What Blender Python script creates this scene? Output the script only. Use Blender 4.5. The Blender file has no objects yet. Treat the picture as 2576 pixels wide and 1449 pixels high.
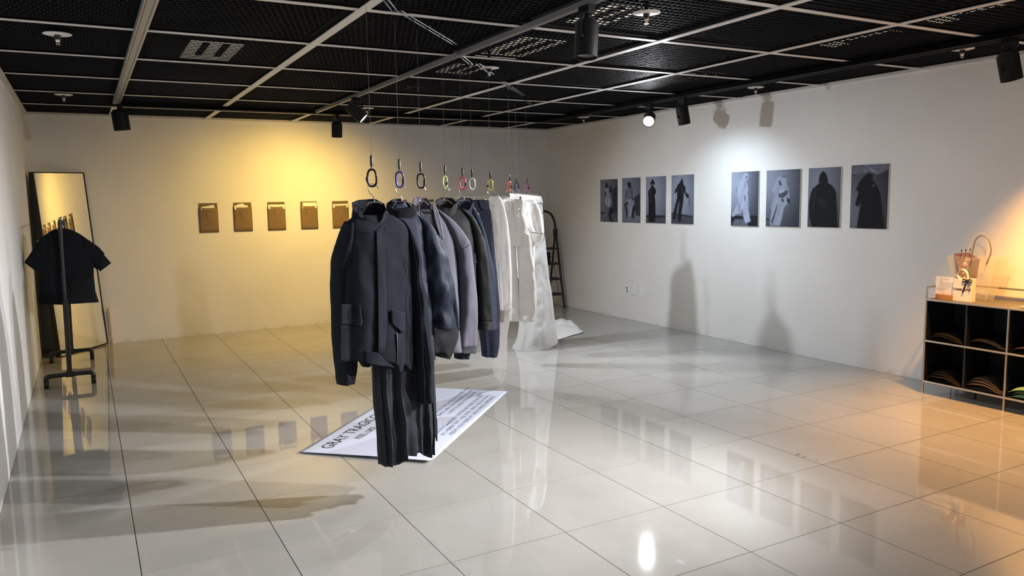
import bpy, math, random
import numpy as np
from mathutils import Vector, Matrix, noise
PI = math.pi
random.seed(7)
S = bpy.context.scene
COL = S.collection

# ------------------------------------------------------------ camera, world, lights, exposure
cam = bpy.data.cameras.new('camera'); co = bpy.data.objects.new('camera', cam); COL.objects.link(co)
cam.sensor_width = 36.0; cam.lens = 1944.386/2576*36; cam.clip_start = 0.02; cam.clip_end = 60
RT = Vector((0.87495, -0.48393, -0.01649)); UP = Vector((0.07012, 0.09293, 0.99320)); FW = Vector((0.47911, 0.87016, -0.11524))
M = Matrix((RT, UP, -FW)).transposed().to_4x4(); M.translation = Vector((-0.1138, -3.5866, 1.5919))
co.matrix_world = M
S.camera = co
S.view_settings.view_transform = 'Standard'; S.view_settings.look = 'None'
S.view_settings.exposure = 0.10; S.view_settings.gamma = 1.0; S.view_settings.use_curve_mapping = False
w = bpy.data.worlds.new('world'); S.world = w; w.use_nodes = True
w.node_tree.nodes['Background'].inputs[0].default_value = (0.5, 0.55, 0.65, 1)
w.node_tree.nodes['Background'].inputs[1].default_value = 0.05

def light(name, kind, loc, target, energy, color, size=0.1, spot=60, blend=0.6, sy=None, parent=None):
    l = bpy.data.lights.new(name, kind); l.energy = energy; l.color = color
    if kind == 'SPOT':
        l.spot_size = math.radians(spot); l.spot_blend = blend; l.shadow_soft_size = size
    elif kind == 'AREA':
        l.shape = 'RECTANGLE'; l.size = size; l.size_y = sy or size
    o = bpy.data.objects.new(name, l); COL.objects.link(o)
    d = Vector(target) - Vector(loc)
    o.matrix_world = Matrix.Translation(Vector(loc)) @ d.to_track_quat('-Z', 'Y').to_matrix().to_4x4()
    return o
# added soft fill without fixtures: one area behind the camera, one under the ceiling
light('fill_light', 'AREA', (2.4, -4.2, 2.50), (2.6, 0.5, 0.6), 18, (1.0, 0.94, 0.91), 4.5, sy=1.2)
light('fill_light', 'AREA', (3.0, 1.6, 2.535), (3.0, 1.6, 0), 22, (1.0, 0.94, 0.91), 4.4, sy=6.5)
# track lamps (their housings are built further down at the same places)
LAMP_YELLOW = light('spot_beam', 'SPOT', (2.42, 5.07, 2.30), (2.0, 6.38, 0.60), 205, (1.0, 0.63, 0.12), 0.05, 160, 1.0)
LAMP_COOL = light('spot_beam', 'SPOT', (5.24, 2.46, 2.30), (6.02, 2.50, 1.00), 60, (0.72, 0.88, 1.0), 0.06, 130, 1.0)
LAMP_ORANGE = light('spot_beam', 'SPOT', (5.24, -0.66, 2.30), (5.35, -1.10, 1.00), 420, (1.0, 0.46, 0.10), 0.05, 118, 0.75)
LAMP_WHITE = light('spot_beam', 'SPOT', (2.30, 3.62, 2.37), (4.6, 2.9, 0.7), 230, (0.88, 0.93, 1.0), 0.045, 105, 0.8)
LAMP_GLARE = light('spot_beam', 'SPOT', (5.20, 2.93, 2.36), (2.8, 1.1, 0.2), 330, (0.92, 0.96, 1.0), 0.045, 120, 0.8)
LAMP_RIGHT = light('spot_beam', 'SPOT', (5.10, -2.70, 2.38), (0.7, 1.2, 0.25), 900, (1.0, 0.97, 0.94), 0.045, 60, 1.0)
LAMP_SIDE = light('spot_beam', 'SPOT', (5.10, -1.20, 2.38), (0.7, 0.35, 0.25), 1200, (0.97, 0.97, 1.0), 0.045, 62, 1.0)

# ------------------------------------------------------------ helpers
MATS = {}
def mat(name, col, rough=0.6, metal=0.0, bd=0.002, bump=0.0, bscale=200.0, sheen=0.0, alpha=1.0, trans=0.0, emit=None, estr=0.0, ior=1.5, var=0.0, vscale=3.0, spec=0.5, subs=0.0):
    if name in MATS: return MATS[name]
    m = bpy.data.materials.new(name); m.use_nodes = True; nt = m.node_tree; b = nt.nodes['Principled BSDF']
    I = b.inputs
    I['Base Color'].default_value = (*col, 1); I['Roughness'].default_value = rough; I['Metallic'].default_value = metal
    I['IOR'].default_value = ior; I['Alpha'].default_value = alpha; I['Transmission Weight'].default_value = trans
    I['Specular IOR Level'].default_value = spec
    if sheen: I['Sheen Weight'].default_value = sheen; I['Sheen Roughness'].default_value = 0.4
    if emit: I['Emission Color'].default_value = (*emit, 1); I['Emission Strength'].default_value = estr
    tc = nt.nodes.new('ShaderNodeTexCoord')
    if bump:
        n = nt.nodes.new('ShaderNodeTexNoise'); n.inputs['Scale'].default_value = bscale; n.inputs['Detail'].default_value = 4
        nt.links.new(tc.outputs['Object'], n.inputs['Vector'])
        bp = nt.nodes.new('ShaderNodeBump'); bp.inputs['Strength'].default_value = bump; bp.inputs['Distance'].default_value = bd
        nt.links.new(n.outputs['Fac'], bp.inputs['Height']); nt.links.new(bp.outputs['Normal'], I['Normal'])
    if var:
        n2 = nt.nodes.new('ShaderNodeTexNoise'); n2.inputs['Scale'].default_value = vscale; n2.inputs['Detail'].default_value = 5
        nt.links.new(tc.outputs['Object'], n2.inputs['Vector'])
        mr = nt.nodes.new('ShaderNodeMapRange'); mr.inputs['From Min'].default_value = 0.3; mr.inputs['From Max'].default_value = 0.7
        mr.inputs['To Min'].default_value = 1-var; mr.inputs['To Max'].default_value = 1+var
        nt.links.new(n2.outputs['Fac'], mr.inputs['Value'])
        mx = nt.nodes.new('ShaderNodeVectorMath'); mx.operation = 'SCALE'; mx.inputs[0].default_value = col
        nt.links.new(mr.outputs['Result'], mx.inputs['Scale']); nt.links.new(mx.outputs['Vector'], I['Base Color'])
    MATS[name] = m
    return m

class MB:
    def __init__(s): s.v = []; s.f = []
    def add(s, vs, fs):
        k = len(s.v); s.v += [tuple(v) for v in vs]; s.f += [tuple(i+k for i in f) for f in fs]; return s
    def box(s, x0, y0, z0, x1, y1, z1, mtx=None):
        vs = [Vector(p) for p in ((x0,y0,z0),(x1,y0,z0),(x1,y1,z0),(x0,y1,z0),(x0,y0,z1),(x1,y0,z1),(x1,y1,z1),(x0,y1,z1))]
        if mtx is not None: vs = [mtx @ v for v in vs]
        return s.add(vs, [(0,3,2,1),(4,5,6,7),(0,1,5,4),(1,2,6,5),(2,3,7,6),(3,0,4,7)])
    def tube(s, pts, r, n=10, closed=False, cap=True, rs=None):
        pts = [Vector(p) for p in pts]; N = len(pts); rings = []
        pn = None
        for i, p in enumerate(pts):
            if closed: t = pts[(i+1) % N]-pts[i-1]
            else: t = pts[min(i+1, N-1)]-pts[max(i-1, 0)]
            t.normalize()
            if pn is None:
                a = Vector((0,0,1)) if abs(t.z) < 0.9 else Vector((1,0,0))
                nn = (a-t*a.dot(t)).normalized()
            else: nn = (pn-t*pn.dot(t)).normalized()
            pn = nn; bb = t.cross(nn); rr = rs[i] if rs else r
            rings.append([p+(nn*math.cos(2*PI*k/n)+bb*math.sin(2*PI*k/n))*rr for k in range(n)])
        vs = [v for ring in rings for v in ring]; fs = []
        for i in range(N if closed else N-1):
            j = (i+1) % N
            for k in range(n): fs.append((i*n+k, i*n+(k+1) % n, j*n+(k+1) % n, j*n+k))
        if cap and not closed: fs += [tuple(range(n))[::-1], tuple((N-1)*n+k for k in range(n))]
        return s.add(vs, fs)
    def lathe(s, prof, n=24, mtx=None, cap=True):
        vs = [Vector((r*math.cos(2*PI*k/n), r*math.sin(2*PI*k/n), z)) for r, z in prof for k in range(n)]
        if mtx is not None: vs = [mtx @ v for v in vs]
        fs = [(i*n+k, i*n+(k+1) % n, (i+1)*n+(k+1) % n, (i+1)*n+k) for i in range(len(prof)-1) for k in range(n)]
        if cap: fs += [tuple(range(n))[::-1], tuple((len(prof)-1)*n+k for k in range(n))]
        return s.add(vs, fs)
    def prism(s, poly, y0, y1, mtx=None):
        n = len(poly); vs = [Vector((x, y0, z)) for x, z in poly]+[Vector((x, y1, z)) for x, z in poly]
        if mtx is not None: vs = [mtx @ v for v in vs]
        return s.add(vs, [tuple(range(n)), tuple(range(n, 2*n))[::-1]]+[(i, i+n, (i+1) % n+n, (i+1) % n) for i in range(n)])
    def mesh(s, name):
        me = bpy.data.meshes.new(name); me.from_pydata(s.v, [], s.f); me.validate(); me.update(); return me
    def build(s, name, m, parent=None, smooth=False, bevel=0):
        me = s.mesh(name); return link(name, me, m, parent, smooth, bevel)
def link(name, me, m=None, parent=None, smooth=False, bevel=0):
    if m: me.materials.clear(); me.materials.append(m)
    if smooth:
        for p in me.polygons: p.use_smooth = True
        if smooth != 'all': me.set_sharp_from_angle(angle=math.radians(40))
    o = bpy.data.objects.new(name, me); COL.objects.link(o)
    if parent: o.parent = parent
    if bevel:
        b = o.modifiers.new('bevel', 'BEVEL'); b.width = bevel; b.segments = 2; b.limit_method = 'ANGLE'
    return o
def thing(name, label, cat, loc=(0,0,0), rz=0, group=None):
    o = bpy.data.objects.new(name, None); COL.objects.link(o); o.empty_display_size = 0.1
    o.location = loc; o.rotation_euler = (0, 0, rz); o['label'] = label; o['category'] = cat
    if group: o['group'] = group
    return o
def tag(o, label, cat, group=None):
    o['label'] = label; o['category'] = cat
    if group: o['group'] = group
    return o
def struct(name, mb, m, label, **k):
    o = mb.build(name, m, **k); o['kind'] = 'structure'; o['label'] = label; o['category'] = name.split('_')[0]; return o
def dup(root, loc, rz=0, label=None):
    r = root.copy(); COL.objects.link(r); r.location = loc; r.rotation_euler = (0, 0, rz)
    if label: r['label'] = label
    for ch in list(root.children):
        c = ch.copy(); COL.objects.link(c); c.parent = r
        for g in list(ch.children):
            d = g.copy(); COL.objects.link(d); d.parent = c
    return r
def curve_pts(pts, n=40, closed=False):
    P = [Vector(p) for p in pts]; N = len(P); out = []
    segs = N if closed else N-1
    for i in range(segs):
        p1, p2 = P[i], P[(i+1) % N]
        p0 = P[i-1] if (closed or i > 0) else p1*2-p2
        p3 = P[(i+2) % N] if (closed or i+2 < N) else p2*2-p1
        m = max(2, n//segs)
        for k in range(m):
            t = k/m
            out.append(0.5*((2*p1)+(p2-p0)*t+(2*p0-5*p1+4*p2-p3)*t*t+(-p0+3*p1-3*p2+p3)*t**3))
    if not closed: out.append(P[-1])
    return out
def text_mesh(body, size, name, align='LEFT', shear=0.0, bold=0.0):
    c = bpy.data.curves.new(name, 'FONT'); c.body = body; c.size = size; c.align_x = align; c.offset = bold
    c.resolution_u = 3
    o = bpy.data.objects.new(name, c); COL.objects.link(o)
    me = bpy.data.meshes.new_from_object(o.evaluated_get(bpy.context.evaluated_depsgraph_get()))
    bpy.data.objects.remove(o); return me

# ------------------------------------------------------------ room numbers
XL, XR, YB, YF, ZC = -0.60, 6.024, 6.387, -5.60, 2.594
GX0, GDX, GY0, GDY = 0.2554, 1.004, 0.4965, 1.0013       # ceiling grid
T = 0.6                                                   # floor tile

# ------------------------------------------------------------ materials of the room
def wall_material():
    m = bpy.data.materials.new('painted plaster'); m.use_nodes = True; nt = m.node_tree; b = nt.nodes['Principled BSDF']
    b.inputs['Roughness'].default_value = 0.62
    tc = nt.nodes.new('ShaderNodeTexCoord')
    n = nt.nodes.new('ShaderNodeTexNoise'); n.inputs['Scale'].default_value = 1.7; n.inputs['Detail'].default_value = 6
    nt.links.new(tc.outputs['Object'], n.inputs['Vector'])
    r = nt.nodes.new('ShaderNodeValToRGB'); r.color_ramp.elements[0].position = 0.3; r.color_ramp.elements[1].position = 0.75
    r.color_ramp.elements[0].color = (0.70, 0.695, 0.685, 1); r.color_ramp.elements[1].color = (0.76, 0.755, 0.745, 1)
    nt.links.new(n.outputs['Fac'], r.inputs['Fac'])
    # grime that gathers just above the floor
    sp = nt.nodes.new('ShaderNodeSeparateXYZ'); nt.links.new(tc.outputs['Object'], sp.inputs[0])
    n3 = nt.nodes.new('ShaderNodeTexNoise'); n3.inputs['Scale'].default_value = 14; n3.inputs['Detail'].default_value = 8
    nt.links.new(tc.outputs['Object'], n3.inputs['Vector'])
    mr = nt.nodes.new('ShaderNodeMapRange'); mr.inputs['From Min'].default_value = 0.0; mr.inputs['From Max'].default_value = 0.05
    mr.inputs['To Min'].default_value = 0.4; mr.inputs['To Max'].default_value = 0.0
    nt.links.new(sp.outputs['Z'], mr.inputs['Value'])
    mu = nt.nodes.new('ShaderNodeMath'); mu.operation = 'MULTIPLY'; nt.links.new(mr.outputs[0], mu.inputs[0])
    rr = nt.nodes.new('ShaderNodeMapRange'); rr.inputs['From Min'].default_value = 0.5; rr.inputs['From Max'].default_value = 0.72
    nt.links.new(n3.outputs['Fac'], rr.inputs['Value']); nt.links.new(rr.outputs[0], mu.inputs[1])
    mx = nt.nodes.new('ShaderNodeMixRGB'); mx.inputs['Color2'].default_value = (0.33, 0.31, 0.28, 1)
    nt.links.new(mu.outputs[0], mx.inputs['Fac']); nt.links.new(r.outputs['Color'], mx.inputs['Color1'])
    nt.links.new(mx.outputs[0], b.inputs['Base Color'])
    n2 = nt.nodes.new('ShaderNodeTexNoise'); n2.inputs['Scale'].default_value = 90; n2.inputs['Detail'].default_value = 5
    nt.links.new(tc.outputs['Object'], n2.inputs['Vector'])
    bp = nt.nodes.new('ShaderNodeBump'); bp.inputs['Strength'].default_value = 0.12; bp.inputs['Distance'].default_value = 0.003
    nt.links.new(n2.outputs['Fac'], bp.inputs['Height']); nt.links.new(bp.outputs['Normal'], b.inputs['Normal'])
    return m
def tile_material():
    m = bpy.data.materials.new('polished porcelain tile'); m.use_nodes = True; nt = m.node_tree; b = nt.nodes['Principled BSDF']
    b.inputs['IOR'].default_value = 1.5; b.inputs['Specular IOR Level'].default_value = 0.5
    ge = nt.nodes.new('ShaderNodeNewGeometry'); oi = nt.nodes.new('ShaderNodeObjectInfo')
    n = nt.nodes.new('ShaderNodeTexNoise'); n.inputs['Scale'].default_value = 2.2; n.inputs['Detail'].default_value = 7; n.inputs['Roughness'].default_value = 0.6
    nt.links.new(ge.outputs['Position'], n.inputs['Vector'])
    ad = nt.nodes.new('ShaderNodeMath'); ad.operation = 'MULTIPLY_ADD'; ad.inputs[1].default_value = 0.18; nt.links.new(oi.outputs['Random'], ad.inputs[0]); nt.links.new(n.outputs['Fac'], ad.inputs[2])
    r = nt.nodes.new('ShaderNodeValToRGB'); r.color_ramp.elements[0].position = 0.35; r.color_ramp.elements[1].position = 0.8
    r.color_ramp.elements[0].color = (0.335, 0.325, 0.30, 1); r.color_ramp.elements[1].color = (0.385, 0.375, 0.35, 1)
    nt.links.new(ad.outputs[0], r.inputs['Fac'])
    # scuffs
    n2 = nt.nodes.new('ShaderNodeTexNoise'); n2.inputs['Scale'].default_value = 9; n2.inputs['Detail'].default_value = 10; n2.inputs['Roughness'].default_value = 0.75
    nt.links.new(ge.outputs['Position'], n2.inputs['Vector'])
    mr = nt.nodes.new('ShaderNodeMapRange'); mr.inputs['From Min'].default_value = 0.70; mr.inputs['From Max'].default_value = 0.78; mr.inputs['To Max'].default_value = 0.7
    nt.links.new(n2.outputs['Fac'], mr.inputs['Value'])
    mx = nt.nodes.new('ShaderNodeMixRGB'); mx.inputs['Color2'].default_value = (0.14, 0.13, 0.11, 1)
    nt.links.new(mr.outputs[0], mx.inputs['Fac']); nt.links.new(r.outputs['Color'], mx.inputs['Color1']); nt.links.new(mx.outputs[0], b.inputs['Base Color'])
    n3 = nt.nodes.new('ShaderNodeTexNoise'); n3.inputs['Scale'].default_value = 3.5; n3.inputs['Detail'].default_value = 6
    nt.links.new(ge.outputs['Position'], n3.inputs['Vector'])
    m3 = nt.nodes.new('ShaderNodeMapRange'); m3.inputs['To Min'].default_value = 0.02; m3.inputs['To Max'].default_value = 0.05
    nt.links.new(n3.outputs['Fac'], m3.inputs['Value']); nt.links.new(m3.outputs[0], b.inputs['Roughness'])
    return m
PLASTER = wall_material(); TILE = tile_material()
GROUT = mat('dark tile joint', (0.05, 0.047, 0.042), 0.8)
GRIDM = mat('grey painted ceiling bar', (0.62, 0.61, 0.60), 0.5)
TRIM = mat('off white trim', (0.55, 0.54, 0.52), 0.5)
BLACK = mat('black paint', (0.003, 0.003, 0.004), 0.95, spec=0.05)
MESHM = mat('black expanded metal', (0.013, 0.0145, 0.019), 0.6, spec=0.12)
LAMPBLK = mat('black lamp housing', (0.005, 0.005, 0.006), 0.55, spec=0.2)
CHROME = mat('polished steel', (0.75, 0.75, 0.74), 0.18, 1.0)
STEEL = mat('brushed steel', (0.50, 0.47, 0.43), 0.35, 1.0)
BLKPL = mat('black plastic', (0.012, 0.012, 0.013), 0.4)
WHITEM = mat('white card', (0.78, 0.77, 0.75), 0.6)

# ------------------------------------------------------------ the room shell
fl = struct('floor', MB().box(XL-0.1, YF-0.1, -0.15, XR+0.1, YB+0.1, -0.004), GROUT, 'cream polished tile floor with thin dark joints')
ntx = {}
g = 0.0020
i0, i1 = int(math.floor(XL/T)), int(math.ceil(XR/T)); j0, j1 = int(math.floor(YF/T)), int(math.ceil(YB/T))
for i in range(i0, i1):
    for j in range(j0, j1):
        x0, x1 = max(i*T, XL)+g, min((i+1)*T, XR)-g; y0, y1 = max(j*T, YF)+g, min((j+1)*T, YB)-g
        if x1-x0 < 0.01 or y1-y0 < 0.01: continue
        key = (round(x1-x0, 4), round(y1-y0, 4))
        if key not in ntx:
            a, b = (x1-x0)/2, (y1-y0)/2
            vs = [(-a,-b,-0.006),(a,-b,-0.006),(a,b,-0.006),(-a,b,-0.006),(-a,-b,0),(a,-b,0),(a,b,0),(-a,b,0)]
            fs = [(4,5,6,7)]+[(k,(k+1)%4,(k+1)%4+4,k+4) for k in range(4)]
            ntx[key] = MB().add(vs, fs).mesh('floor_tile'); ntx[key].materials.append(TILE)
        o = bpy.data.objects.new('floor_tile', ntx[key]); COL.objects.link(o); o.parent = fl
        o.location = ((x0+x1)/2, (y0+y1)/2, 0)
for k, (x, y, a, l_) in enumerate([(3.629,-0.399),(3.617,-0.452),(3.631,-0.528),(3.657,0.017),(2.245,-0.386),(4.012,1.472)] and [(*q, 0.3*n_, (0.022, 0.018, 0.014, 0.008, 0.006, 0.008)[n_]) for n_, q in enumerate([(3.629,-0.399),(3.617,-0.452),(3.631,-0.528),(3.657,0.017),(2.245,-0.386),(4.012,1.472)])]):
    vs = [(x+l_*math.cos(a+2*PI*q/7)*(1.0+0.5*math.sin(q*3.1+k)), y+l_*0.35*math.sin(2*PI*q/7)*(1+0.4*math.cos(q*2.3)), 0.0003) for q in range(7)]
    MB().add(vs, [tuple(range(7))]).build('scuff_mark', mat('dark scuff', (0.07, 0.065, 0.06), 0.7), fl)
struct('wall_back', MB().box(XL-0.12, YB, -0.1, XR+0.12, YB+0.12, 3.2), PLASTER, 'white plaster wall at the far end of the gallery')
struct('wall_right', MB().box(XR, YF, -0.1, XR+0.12, YB, 3.2), PLASTER, 'white plaster wall with eight photo prints')
struct('wall_left', MB().box(XL-0.12, YF, -0.1, XL, YB, 3.2), PLASTER, 'white plaster wall at left edge beside the mirror')
struct('wall_front', MB().box(XL-0.12, YF-0.12, -0.1, XR+0.12, YF, 3.2), PLASTER, 'white wall behind the viewer')
tr = 0.022
struct('trim_1', MB().box(XL, YB-tr, ZC-0.012, XR, YB, ZC+0.012), TRIM, 'thin wall angle along top of the back wall')
struct('trim_2', MB().box(XR-tr, YF, ZC-0.012, XR, YB-tr, ZC+0.012), TRIM, 'thin wall angle along top of the right wall')
struct('trim_3', MB().box(XL, YF, ZC-0.018, XL+0.035, YB-tr, ZC+0.012), TRIM, 'wall angle along top of the left wall')

# ceiling: black slab, black sides of the plenum, grey grid bars, mesh panels
ce = struct('ceiling', MB().box(XL-0.1, YF-0.1, 3.05, XR+0.1, YB+0.1, 3.2)
            .box(XL, YF, ZC+0.03, XL+0.02, YB, 3.05).box(XR-0.02, YF, ZC+0.03, XR, YB, 3.05).box(XL, YB-0.02, ZC+0.03, XR, YB, 3.05), BLACK,
            'black open ceiling of metal mesh panels in a grey grid')
xs = [GX0+GDX*k for k in range(0, 6)]; ys = [GY0+GDY*k for k in range(-6, 6)]
BW_X = {0: 0.07, 1: 0.055, 2: 0.05, 3: 0.052, 4: 0.048, 5: 0.05}
def bar_mesh(x0, x1, y0, y1, drop=0.0): return MB().box(x0, y0, ZC-drop, x1, y1, ZC+0.004)
for k, x in enumerate(xs):
    h = BW_X[k]/2; bar_mesh(x-h, x+h, YF, YB-tr, 0.002).build('grid_bar', GRIDM, ce)
for y in ys:
    e = [XL+0.035]+xs+[XR-tr]
    for a in range(len(e)-1):
        xa = e[a]+(BW_X[a-1]/2+0.001 if a > 0 else 0); xb = e[a+1]-(BW_X[a]/2+0.001 if a < len(xs) else 0)
        bar_mesh(xa, xb, y-0.0225, y+0.0225).build('cross_bar', GRIDM, ce)
# plain dark margins, then expanded mesh in the middle of every cell
pm = {}
def panel(wx, wy):
    key = (round(wx, 2), round(wy, 2))
    if key in pm: return pm[key]
    mb = MB(); z0, z1 = 0.0, 0.007; mg = 0.055; X0, X1, Y0, Y1 = -wx/2+mg, wx/2-mg, -wy/2+mg, wy/2-mg
    for (a, b, c, d) in ((-wx/2, -wy/2, wx/2, Y0), (-wx/2, Y1, wx/2, wy/2), (-wx/2, Y0, X0, Y1), (X1, Y0, wx/2, Y1)):
        mb.box(a, b, z0, c, d, z1)
    ny = max(3, round((Y1-Y0)/0.052)); dy = (Y1-Y0)/ny
    for r in range(ny+1):
        y = Y0+r*dy; mb.box(X0, y-0.002, z0, X1, y+0.002, z1)
    dx = 0.036; nx = int((X1-X0)/dx)
    for r in range(ny):
        for c in range(nx):
            x = X0+(c+(0.5 if r % 2 else 0.0)+0.25)*dx; y = Y0+r*dy
            mb.add([(x-0.0015, y, z0), (x+0.0015, y, z0), (x+0.0015+0.006, y+dy, z0+0.003), (x-0.0015+0.006, y+dy, z0+0.003), (x, y, z1), (x+0.006, y+dy, z1)], [(0,1,2,3), (0,4,5,3)])
    me = mb.mesh('mesh_panel'); me.materials.append(MESHM); me.materials.append(BLACK)
    for q in range(24): me.polygons[q].material_index = 1
    pm[key] = me; return me
ex = [XL]+xs+[XR]; ey = [YF]+ys+[YB]
for a in range(len(ex)-1):
    for b in range(len(ey)-1):
        wx, wy = ex[a+1]-ex[a]-0.05, ey[b+1]-ey[b]-0.046
        if wx < 0.2 or wy < 0.2: continue
        o = bpy.data.objects.new('mesh_panel', panel(wx, wy)); COL.objects.link(o); o.parent = ce
        o.location = ((ex[a]+ex[a+1])/2, (ey[b]+ey[b+1])/2, ZC+0.012)

# lighting tracks (grey ones under two bars, black ones near the walls)
def track(name, label, x0, y0, x1, y1, m, w=0.034, h=0.03, zt=ZC-0.004):
    r = thing(name, label, 'track', ((x0+x1)/2, (y0+y1)/2, zt))
    L = math.hypot(x1-x0, y1-y0); R_ = Matrix.Rotation(math.atan2(y1-y0, x1-x0), 4, 'Z')
    MB().box(-L/2, -w/2, -h, L/2, w/2, -h*0.35, R_).box(-L/2, -w/2, -h*0.35, L/2, w/2, 0, R_).build('channel', m, r)
    for s in (-1, 1): MB().box(-L/2, s*w*0.30-0.002, -h-0.0015, L/2, s*w*0.30+0.002, -h, R_).build('conductor_slot', mat('track slot', (0.05, 0.05, 0.05), 0.4), r)
    return r
GTRK = mat('grey anodised track', (0.33, 0.33, 0.34), 0.35, 0.4)
track('light_track', 'long grey lighting track at left side of ceiling', xs[0]-0.012, YF+0.3, xs[0]-0.012, 4.95, GTRK, 0.06)
track('light_track', 'thin grey lighting track crossing above the hanging clothes', xs[2]-0.05, YF+0.3, xs[2]-0.05, 5.02, GTRK, 0.036)
track('light_track', 'black lighting track running along the right wall', 5.16, YF+0.3, 5.16, 5.0, mat('black track', (0.003, 0.003, 0.004), 0.8, spec=0.06), 0.15, 0.034)
track('light_track', 'black lighting track running along the back wall', 0.20, 5.08, 5.235, 5.08, mat('black track', (0.003, 0.003, 0.004), 0.8, spec=0.06), 0.10, 0.034)

# ------------------------------------------------------------ ceiling fittings
WARM = (1.0, 0.90, 0.72)
def plenum_lamp(x0, y0, x1, y1, label, e=0.55):
    r = thing('louvre_lamp', label, 'ceiling light', ((x0+x1)/2, (y0+y1)/2, 2.86), group=None)
    a, b = (x1-x0)/2, (y1-y0)/2
    MB().box(-a-0.02, -b-0.02, 0.0, a+0.02, b+0.02, 0.05).build('housing', BLACK, r)
    MB().box(-a, -b, -0.006, a, b, 0.0).build('diffuser', mat('pale lamp diffuser %.2f' % e, (0.6, 0.58, 0.5), 0.5, emit=WARM, estr=e), r)
    for k in (0.30, 0.68): MB().box(-a+2*a*k-0.03, -b, -0.02, -a+2*a*k+0.02, b*0.35, -0.007).build('divider', BLACK, r)
    hang = MB().tube([(0, 0, 0.05), (0, 0, 0.19)], 0.006, 6); hang.build('hanger_rod', BLACK, r)
for a in ((0.72, 3.06, 1.12, 3.86, 'lit lamp above mesh, left side of ceiling, larger one', 0.6),
          (0.74, 5.62, 1.10, 6.32, 'faint lit lamp above mesh in left far ceiling', 0.32),
          (3.05, 0.72, 3.36, 1.28, 'lit lamp above mesh beside the large black spotlight', 0.65),
          (3.04, 1.87, 3.44, 2.76, 'lit lamp above mesh between grey track and second bar', 0.6),
          (3.06, 3.15, 3.42, 3.70, 'lit lamp above mesh next to steel rods', 0.6),
          (3.20, 4.76, 3.38, 4.88, 'tiny lit patch of lamp above mesh near wires', 0.45),
          (3.12, 5.78, 3.46, 6.34, 'lit lamp above mesh beyond the tilted white spotlight', 0.5),
          (5.55, 0.46, 5.72, 1.12, 'narrow lit lamp above mesh along right grey bar', 0.75),
          (5.50, -0.45, 5.68, 0.12, 'narrow lit lamp above mesh at top right corner', 0.6),
          (5.74, 5.50, 5.93, 6.30, 'faint lit lamp above mesh over the far corner', 0.3),
          (5.50, 2.60, 5.90, 3.30, 'dim lamp above mesh near the glaring spotlight', 0.15)):
    plenum_lamp(*a)

spm = None
def sprinkler(x, y, label):
    global spm
    if spm:
        dup(spm, (x, y, ZC-0.012), 0, label); return
    r = thing('fire_sprinkler', label, 'sprinkler', (x, y, ZC-0.012), group='sprinkler heads in the mesh ceiling')
    MB().lathe([(0.074, 0.0), (0.076, -0.003), (0.06, -0.007), (0.02, -0.008)], 32).build('cover_plate', mat('white plate', (0.72, 0.71, 0.68), 0.5), r, smooth=True)
    MB().lathe([(0.018, -0.006), (0.018, -0.03), (0.014, -0.032)], 16).build('socket', BLKPL, r, smooth=True)
    MB().lathe([(0.011, -0.03), (0.014, -0.04), (0.006, -0.05), (0.013, -0.058), (0.013, -0.061)], 16).build('nozzle', CHROME, r, smooth=True)
    MB().tube([(0, 0, 0.0), (0, 0, 0.45)], 0.012, 8).build('supply_pipe', BLACK, r)
    spm = r
for x, y, l in ((-0.17, 1.72, 'round white sprinkler plate at top left of ceiling'), (-0.19, 4.54, 'small dark sprinkler over the left far corner'),
             (2.64, -0.15, 'round white sprinkler plate right of the large black spotlight'), (2.67, 1.77, 'white sprinkler plate beside steel rods'),
             (5.37, -0.24, 'white sprinkler plate near the right end spotlight'), (5.45, 1.75, 'white sprinkler plate over the brightest part of right wall'),
             (5.43, 4.56, 'small white sprinkler plate near the room corner'), (2.64, 4.58, 'small white sprinkler plate right of the tilted spotlight')):
    sprinkler(x, y, l)

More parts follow.
